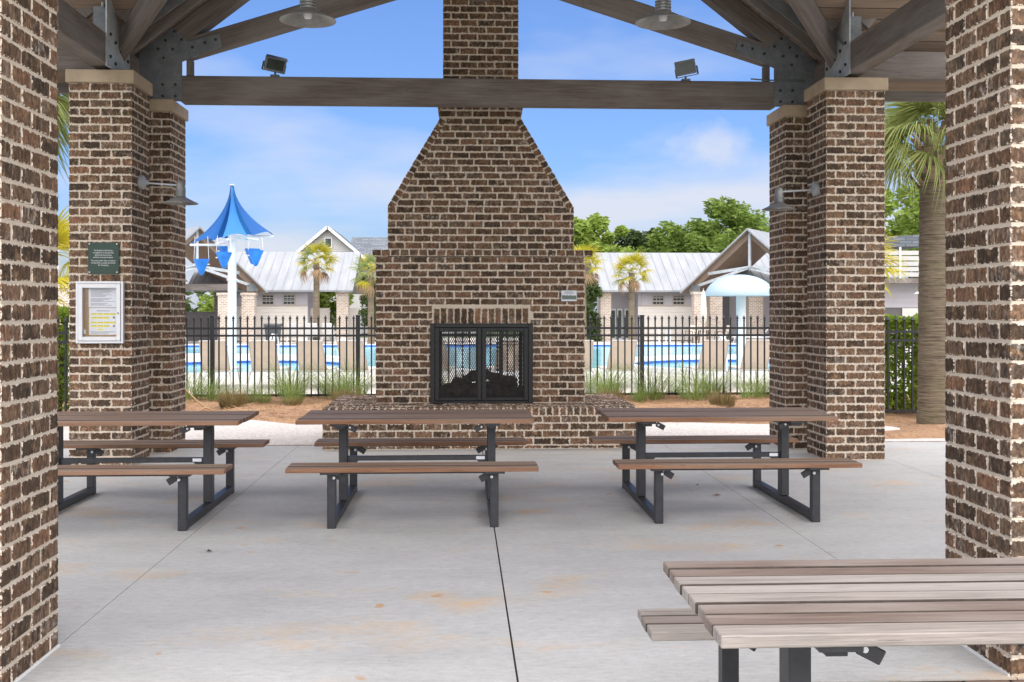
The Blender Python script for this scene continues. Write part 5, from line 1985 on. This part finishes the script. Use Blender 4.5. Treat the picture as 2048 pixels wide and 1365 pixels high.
b = MB(); clap(b, -12.95, -12.1, 57.2, 0, 2.6); b.build('dark_siding', M['siding_d'], t)
b = MB(); b.box(-14.5, -12.95, 57.6, 57.7, 0, 1.55); b.build('screen_wall', M['siding_d'], t)

# right club building
t = thing('right_club_building', (11, 58, 0), 'low club building with metal roof and gable porch right of the fireplace', 'building')
roof_slope(t, 7.32, 18.5, 57.3, 2.70, 61.6, 4.95)
roof_slope(t, 7.32, 18.5, 66.0, 2.70, 61.6, 4.95, seams=0)
b = MB(); clap(b, 9.6, 13.5, 58, 0, 1.86); b.build('cream_siding', M['siding_c'], t)
b = MB(); clap(b, 9.8, 13.5, 58, 1.90, 2.72); b.build('lavender_siding', M['siding_l'], t)
b = MB(); b.box(9.6, 13.5, 57.94, 58.03, 1.855, 1.90); b.build('trim_band', M['trim'], t)
b = MB(); b.box(9.61, 18.3, 58.03, 65.5, 0, 2.7); b.build('wall', M['siding_l'], t)
b = MB(); clap(b, 7.6, 9.6, 59.6, 1.75, 2.72); b.box(7.6, 9.6, 59.66, 59.8, 0, 2.7); b.build('recess_wall', M['siding_l'], t)
window(t, 10.42, 10.98, 57.99, 1.96, 2.38); window(t, 11.54, 12.1, 57.99, 1.96, 2.38)
for (a, c_) in ((8.22, 8.62), (8.68, 8.98), (9.1, 9.5)):
    b = MB(); b.box(a, c_, 59.5, 59.6, 0, 1.72); d_ = b.build('glass_door', M['white'], t)
    b = MB(); b.box(a + .06, c_ - .06, 59.46, 59.495, .1, 1.62); b.build('pane', M['glass'], d_)
column(t, 7.50, 8.08, 57.6, 58.2, 2.66)
column(t, 11.83, 12.44, 54.1, 54.7, 2.56); column(t, 12.85, 13.5, 55.0, 55.6, 2.5); column(t, 15.0, 15.75, 55.4, 56, 2.45); column(t, 16.1, 16.7, 54.1, 54.7, 2.56)
porch(t, 14.3, 5.74, 10.75, 2.58, 53.2, 59.5, 1)
b = MB(); clap(b, 12.4, 16.3, 58.8, 1.2, 2.6); b.build('dark_siding', M['siding_d'], t)
b = MB(); clap(b, 12.4, 16.3, 58.82, 0, 1.2); b.build('cream_siding', M['siding_c'], t)
b = MB(); b.box(13.6, 14.5, 57.5, 57.6, 0, 2.4); b.build('dark_door', M['siding_d'], t)

# grey house behind the left roof
t = thing('grey_house', (-9, 75, 0), 'grey gabled house with dark shingle roof behind the left metal roof', 'house')
gx0, gx1, gp, gz = -11.5, -6.6, -9.2, 7.35
b = MB()
z_ = 3.0
while z_ < 7.2:
    ze = z_ + .16
    hwL = 2.3 * min(1, (7.25 - z_) / 2.0); hwR = 2.3 * min(1, (7.25 - z_) / 2.0)
    b.add([(gp - hwL, 74.97, z_), (gp + hwR, 74.97, z_), (gp + hwR * .97, 75, ze), (gp - hwL * .97, 75, ze)], [[0, 1, 2, 3]])
    z_ = ze
b.build('gable_siding', M['siding_g'], t)
b = MB(); b.prism([(gp - 2.3, 0), (gp + 2.3, 0), (gp + 2.3, 5.3), (gp, 7.25), (gp - 2.3, 5.3)], 75.02, 82); b.build('wall', M['siding_g'], t)
for s_ in (-1, 1):
    b = MB()
    q = [(gp, 74.6, gz + .12), (gp + s_ * 2.65, 74.6, gz - 2.12), (gp + s_ * 2.65, 83, gz - 2.12), (gp, 83, gz + .12)]
    b.add(q + [(x, y, z - .12) for x, y, z in q], [[0, 1, 2, 3], [7, 6, 5, 4], [0, 4, 5, 1], [1, 5, 6, 2], [2, 6, 7, 3], [3, 7, 4, 0]]); b.build('gable_roof', M['shingle'], t)
    b = MB(); b.bar((gp, 74.57, gz + .02), (gp + s_ * 2.68, 74.57, gz - 2.24), .05, .2); b.build('bargeboard', M['white'], t)
roof_slope(t, -8.0, 1.5, 75.6, 4.7, 79.5, 7.0, seams=0, mat_='shingle')
b = MB(); b.box(-7.0, 1.2, 76.1, 82, 0, 4.7); b.build('wing_wall', M['siding_g'], t)
window(t, -9.38, -8.98, 74.95, 6.0, 6.6, 1, 1, 'white')

# slatted-balcony building at right, and its twin at far left
def balcony(x0, x1, y, label, mirror=1):
    t = thing('balcony_building', ((x0 + x1) / 2, y, 0), label, 'building')
    b = MB(); clap(b, x0, x1 - .15, y, 1.72, 2.62); b.build('lavender_siding', M['siding_l'], t)
    b = MB(); b.box(x0, x1 - .15, y + .03, y + 4, 0, 2.62); b.build('wall', M['siding_d'], t)
    b = MB(); clap(b, x1 - .75, x1 - .15, y - .01, 0, 1.7); b.build('cream_siding', M['siding_c'], t)
    b = MB(); b.box(x0, x1 + .3, y - 1.0, y + 4, 2.62, 2.80); b.build('deck_beam', M['beam'], t)
    for k in range(5):
        zz = 2.86 + k * .20
        b = MB(); b.box(x0, x1 + .3, y - 1.0, y - .95, zz, zz + .16); b.build('balcony_slat', M['siding_g'], t)
    x = x0 + .3
    while x < x1 + .3:
        b = MB(); b.box(x - .03, x + .03, y - 1.05, y - 1.0, 2.8, 3.95); b.build('balcony_post', M['white'], t); x += .95
    b = MB(); b.prism([(x0, 3.95), (x1 + .3, 4.05), (x1 + .3, 4.5), (x0 + 1.2, 4.35), (x0, 3.98)], y - .2, y + 3); b.build('upper_roof', M['shingle'], t)
    return t
balcony(14.0, 17.45, 40, 'lavender building with slatted grey balcony behind the big palm')
b = MB()
balcony(-20.0, -14.6, 40, 'slatted grey balcony building in the far left gap')
t = thing('pale_brick_column', (-13.2, 36, 0), 'pale brick column in the gap beside the notice case pillar', 'column')
b = MB(); b.box(-13.5, -12.85, 36, 36.6, -.1, 2.35); b.build('shaft', M['pale_brick'], t)
b = MB(); b.box(-13.56, -12.79, 35.94, 36.66, 2.35, 2.47); b.build('column_cap', M['pale_brick'], t)
t = thing('white_wall_lamp', (17.2, 38.6, 2.3), 'small white barn lamp under the right balcony', 'lamp')
b = MB(); b.lathe([(.02, 2.5), (.09, 2.48), (.09, 2.33), (.26, 2.22), (.25, 2.21)], (16.75, 38.4, 0), 16); b.build('lamp_shade', M['white'], t, smooth=True)
b = MB(); b.tube((16.75, 38.4, 2.49), (17.3, 38.4, 2.49), .025); b.build('arm', M['white'], t)
b = MB(); b.box(17.28, 17.4, 38.3, 38.5, -.1, 2.85); b.build('post', M['white'], t)
t = thing('closed_umbrella', (16.2, 36, 0), 'closed beige umbrella beside the big palm trunk', 'umbrella', 'closed beige umbrellas')
closed_umbrella(t, 16.2, 36)

# ================================================================== LITTER ON THE FLOOR
def dry_leaf(x, y, s, label, mat_='leafdry'):
    b = MB()
    vs = [(-s, 0, .004), (-.4 * s, .38 * s, .012), (.4 * s, .34 * s, .007), (s, .02 * s, .016), (.35 * s, -.36 * s, .005), (-.4 * s, -.33 * s, .014), (0, 0, .004)]
    b.add(vs, [[0, 6, 1], [1, 6, 2], [2, 6, 3], [3, 6, 4], [4, 6, 5], [5, 6, 0]])
    o = b.build('dry_leaf', M[mat_])
    o.location = (x, y, .001)
    o.rotation_euler = (0, 0, random.uniform(0, 6))
    tag(o, label, 'leaf', 'dry leaves on the floor')
dry_leaf(2.20, 9.2, .045, 'curled brown leaf under the right picnic table')
dry_leaf(2.16, 9.75, .028, 'small reddish leaf near the joint under the right table')
dry_leaf(-1.67, 7.22, .035, 'small black scrap on the open floor before the left tables', 'bin')
